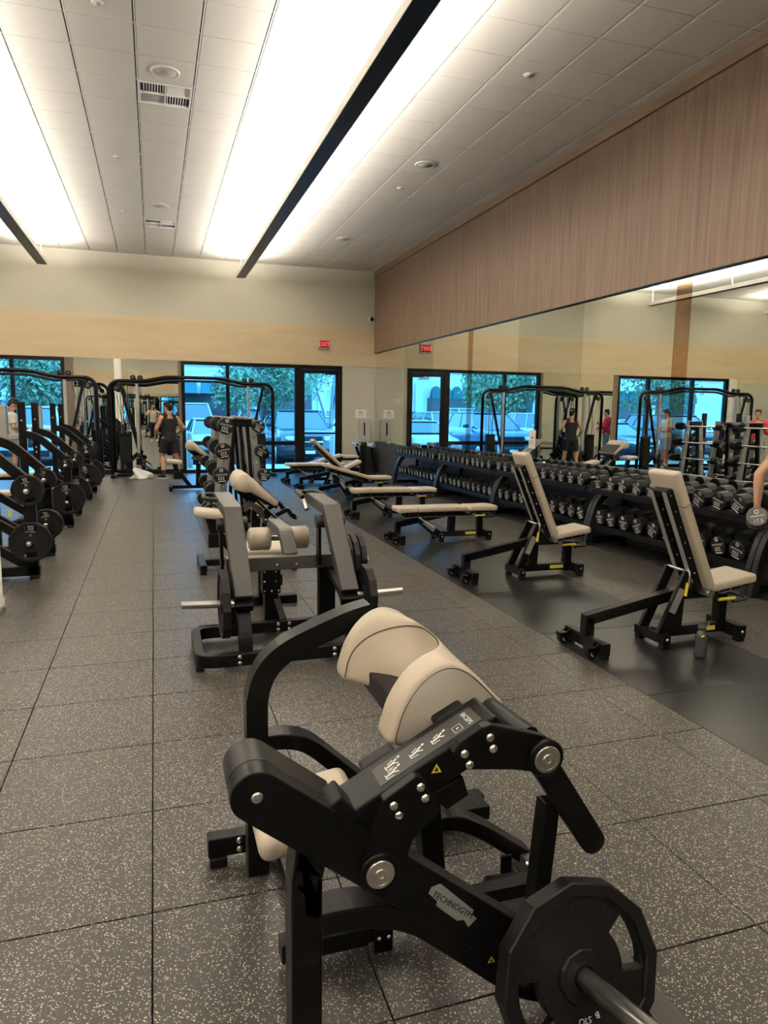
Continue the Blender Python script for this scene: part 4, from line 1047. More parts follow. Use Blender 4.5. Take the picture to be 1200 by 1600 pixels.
# ================================================================== OLYMPIC BENCHES on the left
def oly_bench(y0, y1, label, plates):
    yc = (y0 + y1) / 2; hw = (y1 - y0) / 2
    t = thing('olympic_bench', label, 'bench', (-1.70, yc, 0), 0, 'olympic benches on the left')
    for s in (-1, 1):
        y = s * hw
        MB().bb(.53, .63, y - .045, y + .045, .04, .96).build('storage_post', 'black_coat', t, .005)
        arm = fillet([V(.58, y, .90), V(.26, y, 1.20), V(.10, y, 1.25), V(.03, y, 1.25)], .16, 6)
        MB().sweep(arm, .08, .095, (0, 1, 0)).build('curved_arm', 'black_coat', t, .006)
        MB().bb(.03, .115, y - .045, y + .045, .04, 1.66).build('upright', 'black_coat', t, .005)
        bolts(t, [(.072, y - .045, z) for z in (1.42, 1.02, .95)], (0, -1, 0), .014)
        if s < 0: MB().bb(-.20, -.10, y - .055, y + .055, 1.12, 1.62).bb(-.10, .03, y - .02, y + .02, 1.16, 1.24).build('bar_holder', 'silver_coat', t, .005)
        for z in (1.20,): MB().sweep(fillet([V(.04, y, z), V(-.26, y, z - .02), V(-.28, y, z + .06)], .03, 3), .07, .03, (0, 1, 0)).build('bar_hook', 'silver_coat', t, .004)
        MB().bar((.55, y, .36), (.05, y, .70), .06, .08).build('brace', 'black_coat', t, .005)
        MB().bar((.56, y, .10), (.10, y, .42), .06, .08).build('lower_brace', 'black_coat', t, .005)
        MB().bb(-.10, .64, y - .045, y + .045, .03, .12).build('base_rail', 'black_coat', t, .005)
        feet(t, [(.55, .63, y - .05, y + .05, 0, .03), (-.08, 0, y - .05, y + .05, 0, .03)])
        for z in (.84, .36):
            MB().cyl((.58, y - .05, z), (.58, y - .20, z), .0245, 18).build('weight_horn', 'steel', t)
            MB().lathe([(0, .0245), (.008, .020), (.012, .010)], (.58, y - .20, z), (0, -1, 0), 18).build('horn_end', 'chrome', t)
    MB().bar((-.02, -hw, .30), (-.02, hw, .30), .08, .08, (1, 0, 0)).bar((-.02, -hw, .09), (-.02, hw, .09), .08, .08, (1, 0, 0)).build('cross_bar', 'black_coat', t, .005)
    link('bench_pad', cushion((-.62, 0, .42), (1.10, .30, .075), .025), 'beige_vinyl', t)
    MB().bar((-1.1, 0, .35), (-.02, 0, .35), .08, .06).bb(-1.10, -1.02, -.04, .04, .0, .36).bb(-1.12, -1.0, -.25, .25, 0, .06).build('bench_frame', 'black_coat', t, .005)
    MB().bb(.40, .43, -hw - .05, -hw - .046, .60, .66).build('yellow_badge', 'yellow', t)
    for s, z, R, th, lab, n in plates:
        for i in range(n):
            weight_plate((-1.12, yc + s * hw - .085 - i * .045, z), (0, -1, 0), R, th, lab if n == 1 else lab + (', the front one' if i else ', the rear one'), rnd.uniform(1.2, 1.9), 'plates on the olympic benches')
bn = ['nearest olympic bench', 'middle olympic bench', 'farthest olympic bench']
U = (('near post', -1), ('far post', 1))
spec = [[(-1, .84, .145, .04, 1), (-1, .36, .19, .045, 1), (1, .84, .118, .035, 2), (1, .36, .165, .04, 2)],
        [(-1, .84, .09, .03, 2), (-1, .40, .222, .045, 1), (1, .84, .12, .035, 2), (1, .40, .20, .045, 2)],
        [(-1, .84, .145, .04, 1), (-1, .42, .222, .045, 1), (1, .84, .12, .035, 1), (1, .42, .222, .045, 2)]]
for k, y0 in enumerate((7.24, 10.27, 13.30)):
    pls = [(s, z, R, th, 'black plate, %s horn, %s of %s' % ('upper' if z > .6 else 'lower', 'near post' if s < 0 else 'far post', bn[k]), n) for s, z, R, th, n in spec[k]]
    oly_bench(y0, y0 + 1.10, ('black %s with curved arms in the left row' % bn[k]), pls)

# ================================================================== CABLE CROSSOVERS
def crossover(loc, label):
    t = thing('cable_crossover', label, 'gym machine', loc, 0, 'cable crossover stations')
    W = 1.88
    top = fillet([V(-W, 0, .04), V(-W, 0, 2.10), V(-W + .14, 0, 2.22), V(-1.15, 0, 2.22), V(-.62, 0, 2.33), V(.62, 0, 2.33), V(1.15, 0, 2.22), V(W - .14, 0, 2.22), V(W, 0, 2.10), V(W, 0, .04)], .12, 5)
    MB().tube(top, .042, 12).build('frame_tube', 'black_coat', t)
    MB().tube(fillet([V(-W + .18, .0, 2.0), V(-W + .18, .0, 2.14), V(-W + .30, 0, 2.17), V(-1.1, 0, 2.15), V(-.60, 0, 2.25), V(.60, 0, 2.25), V(1.1, 0, 2.15), V(W - .30, 0, 2.17), V(W - .18, 0, 2.14), V(W - .18, 0, 2.0)], .08, 4), .030, 10).build('pull_up_bar', 'black_plastic', t)
    for s in (-1, 1):
        X = lambda a: s * (W - a)
        MB().bb(min(X(.05), X(.80)), max(X(.05), X(.80)), -.06, .06, .0, .07).build('base_beam', 'black_coat', t, .006)
        MB().bb(min(X(-.02), X(.10)), max(X(-.02), X(.10)), -.42, .42, .0, .06).build('base_foot', 'black_coat', t, .006)
        MB().bb(min(X(.18), X(.42)), max(X(.18), X(.42)), .02, .14, .07, 1.02).build('weight_stack', 'black_coat', t, .004)
        for k in range(9): MB().bb(min(X(.19), X(.41)), max(X(.19), X(.41)), .0, .019, .12 + k * .09, .195 + k * .09).build('stack_plate', 'rubber_black', t, .003)
        for a in (.24, .36): MB().cyl((X(a), .08, 1.0), (X(a), .08, 2.15), .011, 8).build('guide_rod', 'chrome', t)
        MB().bar((X(.60), -.04, .06), (X(.60), -.04, 2.16), .055, .06).build('trolley_column', 'silver_coat', t, .005)
        MB().bar((X(.72), 0, .10), (X(.24), 0, 2.12), .045, .06).build('brace', 'black_coat', t, .004)
        MB().bar((X(.16), .0, .10), (X(.56), 0, .50), .045, .06).build('lower_brace', 'black_coat', t, .004)
        MB().bb(min(X(.54), X(.68)), max(X(.54), X(.68)), -.12, .02, .28, .44).build('trolley', 'black_coat', t, .008)
        for a, z, y in ((.52, 2.30, 0), (.68, 2.30, 0), (.15, 2.04, -.03), (.62, .50, -.13), (.70, .36, -.13), (.28, .22, -.08)):
            MB().lathe([(-.018, .052), (-.014, .06), (-.004, .05), (.004, .05), (.014, .06), (.018, .052)], (X(a), y, z), (0, 1, 0), 20).build('pulley', 'black_plastic', t)
            bolts(t, [(X(a), y - .018, z)], (0, -1, 0), .012)
        for a, z0, b, z1 in ((.52, 2.30, .20, 1.0), (.68, 2.30, .64, .45), (.15, 2.0, .30, 1.0), (.10, 2.0, .12, .3)):
            MB().cyl((X(a), -.02, z0), (X(b), -.02, z1), .005, 6).build('cable', 'frame_black', t)
        MB().tube(fillet([V(X(.66), -.14, .30), V(X(.80), -.16, .22), V(X(.86), -.16, .16)], .05, 3), .018, 8).build('handle', 'black_plastic', t)
    return t
cc = crossover((.92, 17.72, 0), 'black cable crossover with curved top bar, in front of the right windows')
dup(cc, (-3.02, 16.25, 0), 0, 'black cable crossover with curved top bar, in front of the left windows')
dup(cc, (-1.6, -5.6, 0), 0, 'black cable crossover behind the camera, seen only in the far mirror')

# ================================================================== SMALL THINGS
b = thing('water_bottle', 'dark translucent water bottle standing on the mat by the nearest bench', 'bottle', (3.44, 3.71, 0))
plain('bottle_plastic', (.035, .036, .042), .18)
plain('bottle_cap', (.02, .02, .022), .4)
MB().lathe([(0, .036), (.006, .040), (.02, .041), (.025, .039), (.15, .039), (.165, .036), (.180, .026), (.188, .022)], (0, 0, 0), (0, 0, 1), 28).build('body', 'bottle_plastic', b)
MB().lathe([(.186, .028), (.205, .028), (.212, .022), (.228, .018)], (0, 0, 0), (0, 0, 1), 24).build('lid', 'bottle_cap', b)
MB().bar((-.018, 0, .225), (.040, 0, .235), .022, .012).build('spout', 'bottle_cap', b, .003)
MB().sweep(fillet([V(.02, 0, .235), V(.05, 0, .23), V(.045, 0, .20)], .01, 3), .014, .006).build('carry_loop', 'grey_plastic', b)
MB().bar((-.028, -.0300, .148), (-.012, -.0385, .158), .003, .010, (.6, .8, 0)).build('print_patch', 'yellow', b)
tw = thing('towel', 'white towel in a heap on the floor at the cable crossover', 'towel', (-.32, 17.10, 0))
vs, fs = [], []; n = 20; q = random.Random(3)
for i in range(9):
    f = i / 8
    for k in range(n):
        a = 2 * PI * k / n; r = (.20 * (1 - f ** 1.6) ** .8 + .012) * (1 + .26 * math.sin(3 * a + 4 * f) + .12 * math.sin(7 * a + 5 * f)); vs.append((r * math.cos(a) - .09 * f + .05 * math.sin(4 * f), r * math.sin(a) * .8 + .04 * f, .002 + .25 * f + .05 * math.sin(2 * a + 1) * f * (1 - f) * 2))
for i in range(8):
    for k in range(n): fs.append((i * n + k, i * n + (k + 1) % n, (i + 1) * n + (k + 1) % n, (i + 1) * n + k))
fs += [tuple(range(n)), tuple(8 * n + k for k in range(n))]
plain('towel_white', (.72, .72, .70), .9, bump=.6, bscale=120)
MB()._add(vs, fs, True).build('cloth', 'towel_white', tw)
bn_ = thing('waste_bin', 'black square waste bin under the wall dispenser by the door', 'bin', (5.36, 18.05, 0))
mb = MB().prism([(-.14, -.14), (.14, -.14), (.14, .14), (-.14, .14)], (0, 0, 0), (1, 0, 0), (0, 1, 0), .72); mb.build('body', 'black_plastic', bn_, .01)
MB().bb(-.145, .145, -.145, -.11, .72, .76).bb(-.145, .145, .11, .145, .72, .76).bb(-.145, -.11, -.11, .11, .72, .76).bb(.11, .145, -.11, .11, .72, .76).build('rim', 'black_plastic', bn_, .004)
MB()._add([(-.05, -.04, .70), (.06, -.03, .70), (.03, .05, .80), (-.02, .0, .84)], [(0, 1, 2), (0, 2, 3), (0, 3, 1), (1, 3, 2)]).build('paper_scrap', 'paper', bn_)

# ================================================================== PEOPLE
def capsule(mb, p0, r0, p1, r1, n=14):
    p0, p1 = Vector(p0), Vector(p1); d = p1 - p0; L = d.length; ax = d / L
    prof = [(-r0 * math.cos(a), max(.0008, r0 * math.sin(a))) for a in [PI / 2 * k / 4 for k in range(5)]] + [(L + r1 * math.sin(a), max(.0008, r1 * math.cos(a))) for a in [PI / 2 * k / 4 for k in range(5)]]
    mb.lathe(prof, p0, ax, n)
def frustum(mb, p0, r0, p1, r1, n=18): mb.tube([Vector(p0), Vector(p1)], [r0, r1], n)
def ellipsoid(mb, c, r, rot=None, n=16):
    vs, fs = [], []; c = Vector(c); m_ = 10
    for i in range(m_ + 1):
        a = PI * i / m_
        for k in range(n):
            b = 2 * PI * k / n; p = V(r[0] * math.sin(a) * math.cos(b), r[1] * math.sin(a) * math.sin(b), r[2] * math.cos(a)) * .9999 + V(0, 0, 0)
            vs.append(c + (rot @ p if rot is not None else p))
    for i in range(m_):
        for k in range(n): fs.append((i * n + k, i * n + (k + 1) % n, (i + 1) * n + (k + 1) % n, (i + 1) * n + k))
    mb._add(vs, fs, True)
def loft(mb, rings, n=20):
    """closed elliptical rings (centre, right, front, rx, ry)"""
    vs, fs = [], []
    for c, u, w, a, b in rings:
        for k in range(n):
            t_ = 2 * PI * k / n; vs.append(Vector(c) + Vector(u) * a * math.cos(t_) + Vector(w) * b * math.sin(t_))
    for i in range(len(rings) - 1):
        for k in range(n): fs.append((i * n + k, i * n + (k + 1) % n, (i + 1) * n + (k + 1) % n, (i + 1) * n + k))
    fs += [tuple(range(n))[::-1], tuple((len(rings) - 1) * n + k for k in range(n))]
    mb._add(vs, fs, True)
def fuse(name, mb, vox, mat, parent, it=4):
    """melt overlapping limbs into one continuous skin"""
    me = mb.mesh(name); o = bpy.data.objects.new(name, me); C.objects.link(o)
    r = o.modifiers.new('r', 'REMESH'); r.mode = 'VOXEL'; r.voxel_size = vox; r.use_smooth_shade = True
    s = o.modifiers.new('s', 'SMOOTH'); s.factor = .5; s.iterations = it
    dg = bpy.context.evaluated_depsgraph_get(); ne = bpy.data.meshes.new_from_object(o.evaluated_get(dg))
    bpy.data.objects.remove(o); ne.materials.clear(); ne.name = name
    ne.polygons.foreach_set('use_smooth', [True] * len(ne.polygons))
    return link(name, ne, mat, parent)
plain('skin', (.46, .255, .165), .5, var=.05)
plain('skin_tan', (.40, .205, .12), .5, var=.05)
plain('hair_black', (.010, .008, .007), .55, bump=.5, bscale=150)
plain('cloth_black', (.008, .008, .009), .85, bump=.3, bscale=90)
plain('cloth_white', (.62, .60, .55), .9, bump=.3, bscale=90)
plain('cloth_cream', (.55, .49, .40), .9, bump=.3, bscale=90)
plain('cloth_red', (.42, .012, .02), .85, bump=.3, bscale=90)
plain('cloth_blue_grey', (.20, .27, .34), .9, bump=.3, bscale=90)
plain('cloth_grey', (.13, .125, .12), .9, bump=.3, bscale=90)
plain('eye_dark', (.02, .015, .012), .2)
plain('lip', (.34, .13, .10), .5)
def hand(mb, wrist, fwd, palm, side, curl, vox_small=False):
    """palm plus four unequal bent fingers and a thumb leaving the side of the palm"""
    f = Vector(fwd).normalized(); pn = Vector(palm); pn = (pn - f * pn.dot(f)).normalized(); s = f.cross(pn) * side
    w = Vector(wrist); kn = w + f * .088
    capsule(mb, w, .026, w + f * .03, .030)
    for k, (off, ln) in enumerate(((.030, .072), (.010, .080), (-.010, .074), (-.030, .058))):
        b = kn + s * off; capsule(mb, w + f * .02 + s * off * .55, .016, b, .0125)
        a1 = curl * .6; d1 = f * math.cos(a1) + pn * math.sin(a1); p1 = b + d1 * ln * .48
        a2 = curl * 1.55; d2 = f * math.cos(a2) + pn * math.sin(a2); p2 = p1 + d2 * ln * .32
        a3 = curl * 2.25; d3 = f * math.cos(a3) + pn * math.sin(a3); p3 = p2 + d3 * ln * .24
        capsule(mb, b, .0105, p1, .0095, 10); capsule(mb, p1, .0095, p2, .0085, 10); capsule(mb, p2, .0085, p3, .0075, 10)
    t0 = w + f * .028 + s * .026; t1 = t0 + (f * .62 + s * .62 + pn * .45).normalized() * .042; t2 = t1 + (f * .8 + s * .05 + pn * .75).normalized() * .034
    capsule(mb, t0, .015, t1, .0125, 10); capsule(mb, t1, .0115, t2, .009, 10)
def person(label, loc, rz, P, cl, vox=.0105, skin='skin', h=1.0):
    """P: joint positions (x right, y front, z up) for a 1.76 m adult"""
    t = thing('person', label, 'person', loc, rz)
    t.scale = (h, h, h)
    J = dict(pel=V(0, 0, .95), chest=V(0, 0, 1.30), neck=V(0, -.005, 1.475), head=V(0, .02, 1.64), hy=0.0, hp=0.0)
    J.update({k: (Vector(v) if isinstance(v, (tuple, list)) and not isinstance(v[0], Vector) else v) for k, v in P.items()})
    up = (J['neck'] - J['pel']).normalized(); rt = V(1, 0, 0) if 'rt' not in J else J['rt'].normalized(); fr = up.cross(rt).normalized()
    if fr.y < -.2 and 'rt' not in J: fr = -fr
    def at(s): return J['pel'] + (J['neck'] - J['pel']) * s
    def torso(g):
        return [(at(-.18), rt, fr, .125 + g, .105 + g), (at(-.06), rt, fr, .160 + g, .118 + g), (at(.06), rt, fr, .160 + g, .115 + g), (at(.26), rt, fr, .138 + g, .100 + g), (at(.44), rt, fr, .148 + g, .105 + g), (at(.62), rt, fr, .168 + g, .118 + g), (at(.78), rt, fr, .168 + g, .112 + g), (at(.92), rt, fr, .125 + g, .085 + g), (at(1.0), rt, fr, .062 + g * .5, .062 + g * .5)]
    shs = {s: at(.86) + rt * (.182 * s) for s in (-1, 1)}; hips = {s: at(-.04) + rt * (.092 * s) for s in (-1, 1)}
    el = {-1: J['el'], 1: J['er']}; wr = {-1: J['wl'], 1: J['wr']}; kn = {-1: J['kl'], 1: J['kr']}; an = {-1: J['al'], 1: J['ar']}; tf = {-1: J.get('tl', V(-.02, 1, 0)), 1: J.get('tr', V(.02, 1, 0))}
    body = MB(); loft(body, torso(0))
    hc = J['head']; hr = Matrix.Rotation(J['hy'], 3, 'Z') @ Matrix.Rotation(J['hp'], 3, 'X'); hq = lambda *p: hc + hr @ V(*p)
    capsule(body, at(.95), .062, hc - (hr @ V(0, .02, .06)), .056)
    ellipsoid(body, hq(0, -.012, .022), (.076, .096, .105), hr); ellipsoid(body, hq(0, .022, -.055), (.056, .066, .066), hr); ellipsoid(body, hq(0, .058, -.088), (.028, .026, .022), hr)
    capsule(body, hq(0, .082, .018), .009, hq(0, .104, -.022), .014, 10); ellipsoid(body, hq(0, .084, -.052), (.024, .016, .012), hr)
    for s in (-1, 1):
        ellipsoid(body, hq(.078 * s, -.012, -.008), (.010, .020, .032), hr); ellipsoid(body, hq(.030 * s, .079, .030), (.022, .012, .008), hr)
        capsule(body, at(.88) + rt * .06 * s, .06, shs[s], .066); capsule(body, shs[s], .064, shs[s] + (el[s] - shs[s]) * .5, .054); capsule(body, shs[s] + (el[s] - shs[s]) * .5, .052, el[s], .040)
        q = el[s] + (wr[s] - el[s]) * .35; capsule(body, el[s], .041, q, .042); capsule(body, q, .042, wr[s], .027)
        hd = J.get('hl' if s < 0 else 'hr'); fw = (wr[s] - el[s]).normalized() if hd is None else hd[0]
        pn = V(-s, 0, 0) if hd is None else hd[1]
        hand(body, wr[s], fw, pn, -s if hd is None or len(hd) < 4 else hd[3], .55 if hd is None else hd[2])
        capsule(body, hips[s], .100, hips[s] + (kn[s] - hips[s]) * .45, .086); capsule(body, hips[s] + (kn[s] - hips[s]) * .45, .084, kn[s], .058)
        q = kn[s] + (an[s] - kn[s]) * .34 - fr * .012; capsule(body, kn[s], .056, q, .060); capsule(body, q, .058, an[s], .038)
        ff = tf[s].normalized(); capsule(body, an[s] + V(0, 0, -.035), .040, an[s] + ff * .13 + V(0, 0, -.055), .034)
    fuse('body', body, vox, skin, t)
    for s in (-1, 1): e = MB(); ellipsoid(e, hq(.031 * s, .081, .016), (.012, .008, .007), hr, 10); e.build('eye', 'eye_dark', t)
    e = MB(); ellipsoid(e, hq(0, .096, -.053), (.022, .008, .006), hr, 10); e.build('mouth', 'lip', t)
    hm = MB(); hat = cl.get('cap')
    ellipsoid(hm, hq(0, -.022, .040), (.083, .100, .100), hr)
    for a in range(9): ellipsoid(hm, hq(.045 * math.cos(a * .7), -.02 + .05 * math.sin(a * .7), .115), (.035, .035, .03), hr, 10)
    ellipsoid(hm, hq(0, -.072, -.02), (.066, .042, .065), hr)
    k = fuse('hair' if not hat else 'cap', hm, .009, 'hair_black' if not hat else 'cloth_black', t, 3)
    # keep the face clear: pull the hair line back
    for v in k.data.vertices:
        p = hr.transposed() @ (v.co - hc)
        if p.y > .045 and p.z < .085: v.co = v.co - hr @ V(0, (p.y - .045) * 1.0, 0)
    if hat:
        e = MB(); ellipsoid(e, hq(0, -.115, .02), (.055, .05, .010), hr @ Matrix.Rotation(-.5, 3, 'X')); e.build('cap_brim', 'cloth_black', k)
        e = MB(); ellipsoid(e, hq(0, -.122, .070), (.014, .006, .014), hr, 10); e.build('cap_badge', 'print_white', k)
    # clothes
    top = cl['top']; g = cl.get('fit', .014); sh = MB(); R0 = torso(g)
    if top[0] == 'tank':
        loft(sh, R0[1:7] + [(at(.86), rt, fr, .130 + g, .100 + g)])
        for s in (-1, 1): capsule(sh, at(.74) + rt * .115 * s - fr * .02, .068 + g, at(.96) + rt * .092 * s - fr * .01, .048 + g)
    else:
        loft(sh, R0[1:8] + [(at(.97), rt, fr, .075 + g, .072 + g)])
        for s in (-1, 1):
            capsule(sh, at(.86) + rt * .08 * s, .066 + g, shs[s], .068 + g); e_ = el[s] if top[0] == 'long' else shs[s] + (el[s] - shs[s]) * .72
            frustum(sh, shs[s], .068 + g, e_, (.046 if top[0] == 'long' else .060) + g)
            if top[0] == 'long': ellipsoid(sh, e_, (.05 + g,) * 3); frustum(sh, e_, .046 + g, wr[s] - (wr[s] - el[s]) * .06, .036 + g)
    if top[0] == 'long': ellipsoid(sh, at(.97) - fr * .07, (.12, .07, .07))
    fuse('hoodie' if top[0] == 'long' else 'shirt', sh, vox, top[1], t, 3)
    bt = cl['bottom']; tr = MB(); g = .018
    loft(tr, [(at(-.20), rt, fr, .13 + g, .108 + g)] + torso(g)[1:3] + [(at(.14), rt, fr, .148 + g, .108 + g)])
    for s in (-1, 1):
        if bt[0] == 'shorts':
            e_ = hips[s] + (kn[s] - hips[s]) * .80; frustum(tr, hips[s], .105 + g, e_, .092 + g)
        else:
            frustum(tr, hips[s], .104 + g, kn[s], .064 + g); ellipsoid(tr, kn[s], (.064 + g,) * 3); frustum(tr, kn[s], .064 + g, an[s] + (kn[s] - an[s]) * .08, .048 + g)
    fuse('shorts' if bt[0] == 'shorts' else 'trousers', tr, vox, bt[1], t, 3)
    for s in (-1, 1):
        ff = tf[s].normalized(); sm_ = MB()
        capsule(sm_, an[s] + V(0, 0, -.040) - ff * .02, .046, an[s] + ff * .085 + V(0, 0, -.046), .044); capsule(sm_, an[s] + ff * .085 + V(0, 0, -.048), .044, an[s] + ff * .165 + V(0, 0, -.056), .034)
        ellipsoid(sm_, an[s] + V(0, 0, -.005), (.046, .050, .03))
        so = fuse('shoe', sm_, .008, cl.get('shoe', 'cloth_black'), t, 3)
        b0 = an[s].z - .09
        for v in so.data.vertices:
            if v.co.z < b0 + .012: v.co.z = b0 + .012
        ld = V(ff.y, -ff.x, 0); c0 = V(an[s].x, an[s].y, b0)
        pl = [(-.070, -.030), (-.05, -.042), (.06, -.046), (.13, -.050), (.18, -.036), (.203, 0), (.18, .036), (.13, .050), (.06, .046), (-.05, .042), (-.070, .030)]
        MB().prism(pl, c0, ff, -ld, .022).build('sole', 'print_white', so)
        if cl.get('sock'): s_ = MB(); frustum(s_, an[s] + V(0, 0, -.01), .047, an[s] + (kn[s] - an[s]) * .24, .050); s_.build('sock', cl['sock'], t)
    return t
# man in the black tank top, standing with his back to the camera
person('man in black tank top, black shorts and backwards cap, back to camera at the cables', (.33, 17.22, 0), .30,
       dict(head=(-.02, .03, 1.645), hy=.55, hp=-.12, el=(-.30, -.02, 1.17), er=(.34, -.06, 1.18), wl=(-.27, .20, 1.00), wr=(.26, .17, 1.06),
            kl=(-.16, .05, .51), kr=(.15, -.01, .51), al=(-.20, -.10, .09), ar=(.19, .02, .09), tl=(-.45, .9, 0), tr=(.25, 1, 0)),
       dict(top=('tank', 'cloth_black'), bottom=('shorts', 'cloth_black'), cap=True, sock='cloth_black', shoe='cloth_black', fit=.016), skin='skin_tan', h=.98)
# man in white tee looking down at his phone
pm = dict(hp=-.45, head=(0, .045, 1.635), el=(-.25, .02, 1.16), er=(.25, .02, 1.16), wl=(-.07, .24, 1.14), wr=(.07, .24, 1.14), kl=(-.10, .02, .51), kr=(.10, .02, .51), al=(-.11, -.02, .09), ar=(.11, .0, .09))
person('man in white T-shirt and grey-blue shorts looking down at his phone by the left window', (-2.95, 17.35, 0), -PI / 2 + .2, pm,
       dict(top=('tee', 'cloth_white'), bottom=('shorts', 'cloth_blue_grey'), shoe='cloth_grey', sock='cloth_white', fit=.020))
# man in a red hooded top (seen in the mirror)
person('man in red hooded top and grey trousers, seen at the right end of the mirror', (-3.95, 15.05, 0), -PI / 2 - .7,
       dict(head=(0, .03, 1.64), hp=-.1, el=(-.26, .05, 1.18), er=(.27, .06, 1.18), wl=(-.16, .26, 1.10), wr=(.10, .27, 1.28), kl=(-.11, .02, .51), kr=(.11, .02, .51), al=(-.13, -.02, .09), ar=(.13, .0, .09)),
       dict(top=('long', 'cloth_red'), bottom=('trousers', 'cloth_grey'), shoe='cloth_black', fit=.026))
# the photographer, seen in the far mirror
person('person in cream T-shirt and black trousers holding up a phone, reflected in the far mirror', (-.02, -.40, 0), 0,
       dict(head=(0, .0, 1.66), el=(-.33, .12, 1.28), er=(.33, .12, 1.28), wl=(-.075, .27, 1.50), wr=(.095, .27, 1.50), hl=(V(.25, .35, .9), V(.9, .2, 0), .5, 1), hr=(V(-.25, .35, .9), V(-.9, .2, 0), .5, -1),
            kl=(-.10, .02, .51), kr=(.10, .02, .51), al=(-.12, -.02, .09), ar=(.12, .02, .09)),
       dict(top=('tee', 'cloth_cream'), bottom=('trousers', 'cloth_black'), shoe='cloth_white', fit=.022))
ph = thing('smartphone', 'black smartphone held up in both hands by the photographer', 'phone', (0, -.045, 1.60))
MB().bb(-.037, .037, -.008, 0, -.075, .075).build('body', 'frame_black', ph, .003)
MB().bb(-.034, .034, -.0088, -.008, -.071, .071).build('screen', 'grey_plastic', ph)
# person at the right edge with a dumbbell hanging from the left hand
dbc = V(4.755, 4.615, .752); BP = V(4.955, 4.36, 0)
w_ = V(dbc.x - BP.x, dbc.y - BP.y, 0)          # body faces +x: local right = -y, local front = +x
loc_ = lambda p: V(-(p.y - BP.y), p.x - BP.x, p.z)
wl = loc_(V(dbc.x, dbc.y + .010, .865)); 
person('person mostly beyond the right edge, forearm and hand lowering a dumbbell', BP, -PI / 2,
       dict(el=(wl.x + .005, wl.y - .01, 1.13), er=(.27, -.03, 1.15), wl=tuple(wl), wr=(.27, .08, .92), hl=(V(.05, .0, -1), V(0.95, .3, 0), 1.15, 1), kl=(-.10, .02, .51), kr=(.10, .02, .51), al=(-.11, -.02, .09), ar=(.11, .0, .09)),
       dict(top=('tank', 'cloth_black'), bottom=('shorts', 'cloth_black'), shoe='cloth_black', fit=.016), vox=.0075)
dumbbell(dbc, .30, .083, .29, 'round grey-faced dumbbell marked 17.5 held in a hand at the right edge', .35, 'dumbbell in hand', '17.5', math.radians(44))
# someone bending over between the benches, seen in the far mirror
person('person in black trousers bending forward, seen in the far mirror behind the left cables', (-2.9, 4.6, 0), .6,
       dict(pel=(0, -.08, .90), neck=(0, .30, 1.22), head=(0, .40, 1.30), hp=-.7, el=(-.24, .34, .92), er=(.24, .34, .92), wl=(-.18, .42, .70), wr=(.18, .42, .70), kl=(-.12, .06, .50), kr=(.12, .06, .50), al=(-.13, -.04, .09), ar=(.13, -.04, .09)),
       dict(top=('tank', 'cloth_grey'), bottom=('trousers', 'cloth_black'), shoe='cloth_black', fit=.016), vox=.013)

# ================================================================== OUTSIDE: car park at dusk
plain('asphalt', (.055, .056, .058), .85, bump=.4, bscale=40, var=.2, vscale=.6)
plain('concrete', (.36, .36, .35), .8, var=.1, vscale=2)
plain('line_paint', (.7, .7, .68), .7)
plain('stucco', (.62, .63, .63), .85, var=.04)
plain('teal_awning', (.012, .10, .11), .7)
plain('shop_glass', (.02, .025, .03), .1)
plain('leaf_green', (.17, .25, .14), .7, var=.35, vscale=1.2)
plain('leaf_dark', (.05, .08, .045), .8, var=.35, vscale=1.2)
plain('bark', (.16, .13, .11), .9, bump=.6, bscale=30)
plain('bark_pale', (.42, .40, .37), .85)
plain('car_glass', (.035, .045, .055), .05, spec=1.0)
plain('tyre', (.012, .012, .012), .8)
plain('headlight', (.75, .76, .78), .15, spec=.9)
plain('sign_red', (.55, .03, .04), .5)
CARC = {}
def paint(name, col):
    if name not in MATS: plain('paint_' + name, col, .28, metal=.2, coat=.6)
    return 'paint_' + name
for nm, c in (('white', (.62, .63, .64)), ('silver', (.32, .33, .34)), ('black', (.010, .010, .012)), ('grey', (.10, .10, .11)), ('navy', (.02, .03, .06)), ('blue', (.04, .09, .16)), ('slate', (.045, .055, .07))): plain('paint_' + nm, c, .28, metal=.2, coat=.6)
ground = struct('ground', MB().bb(-90, 90, YF + 3.0, 130, -.30, -.16), 'asphalt')
struct('pavement', MB().bb(-90, 90, YF + .2, YF + 3.0, -.30, -.02), 'concrete')
KERB = -.16
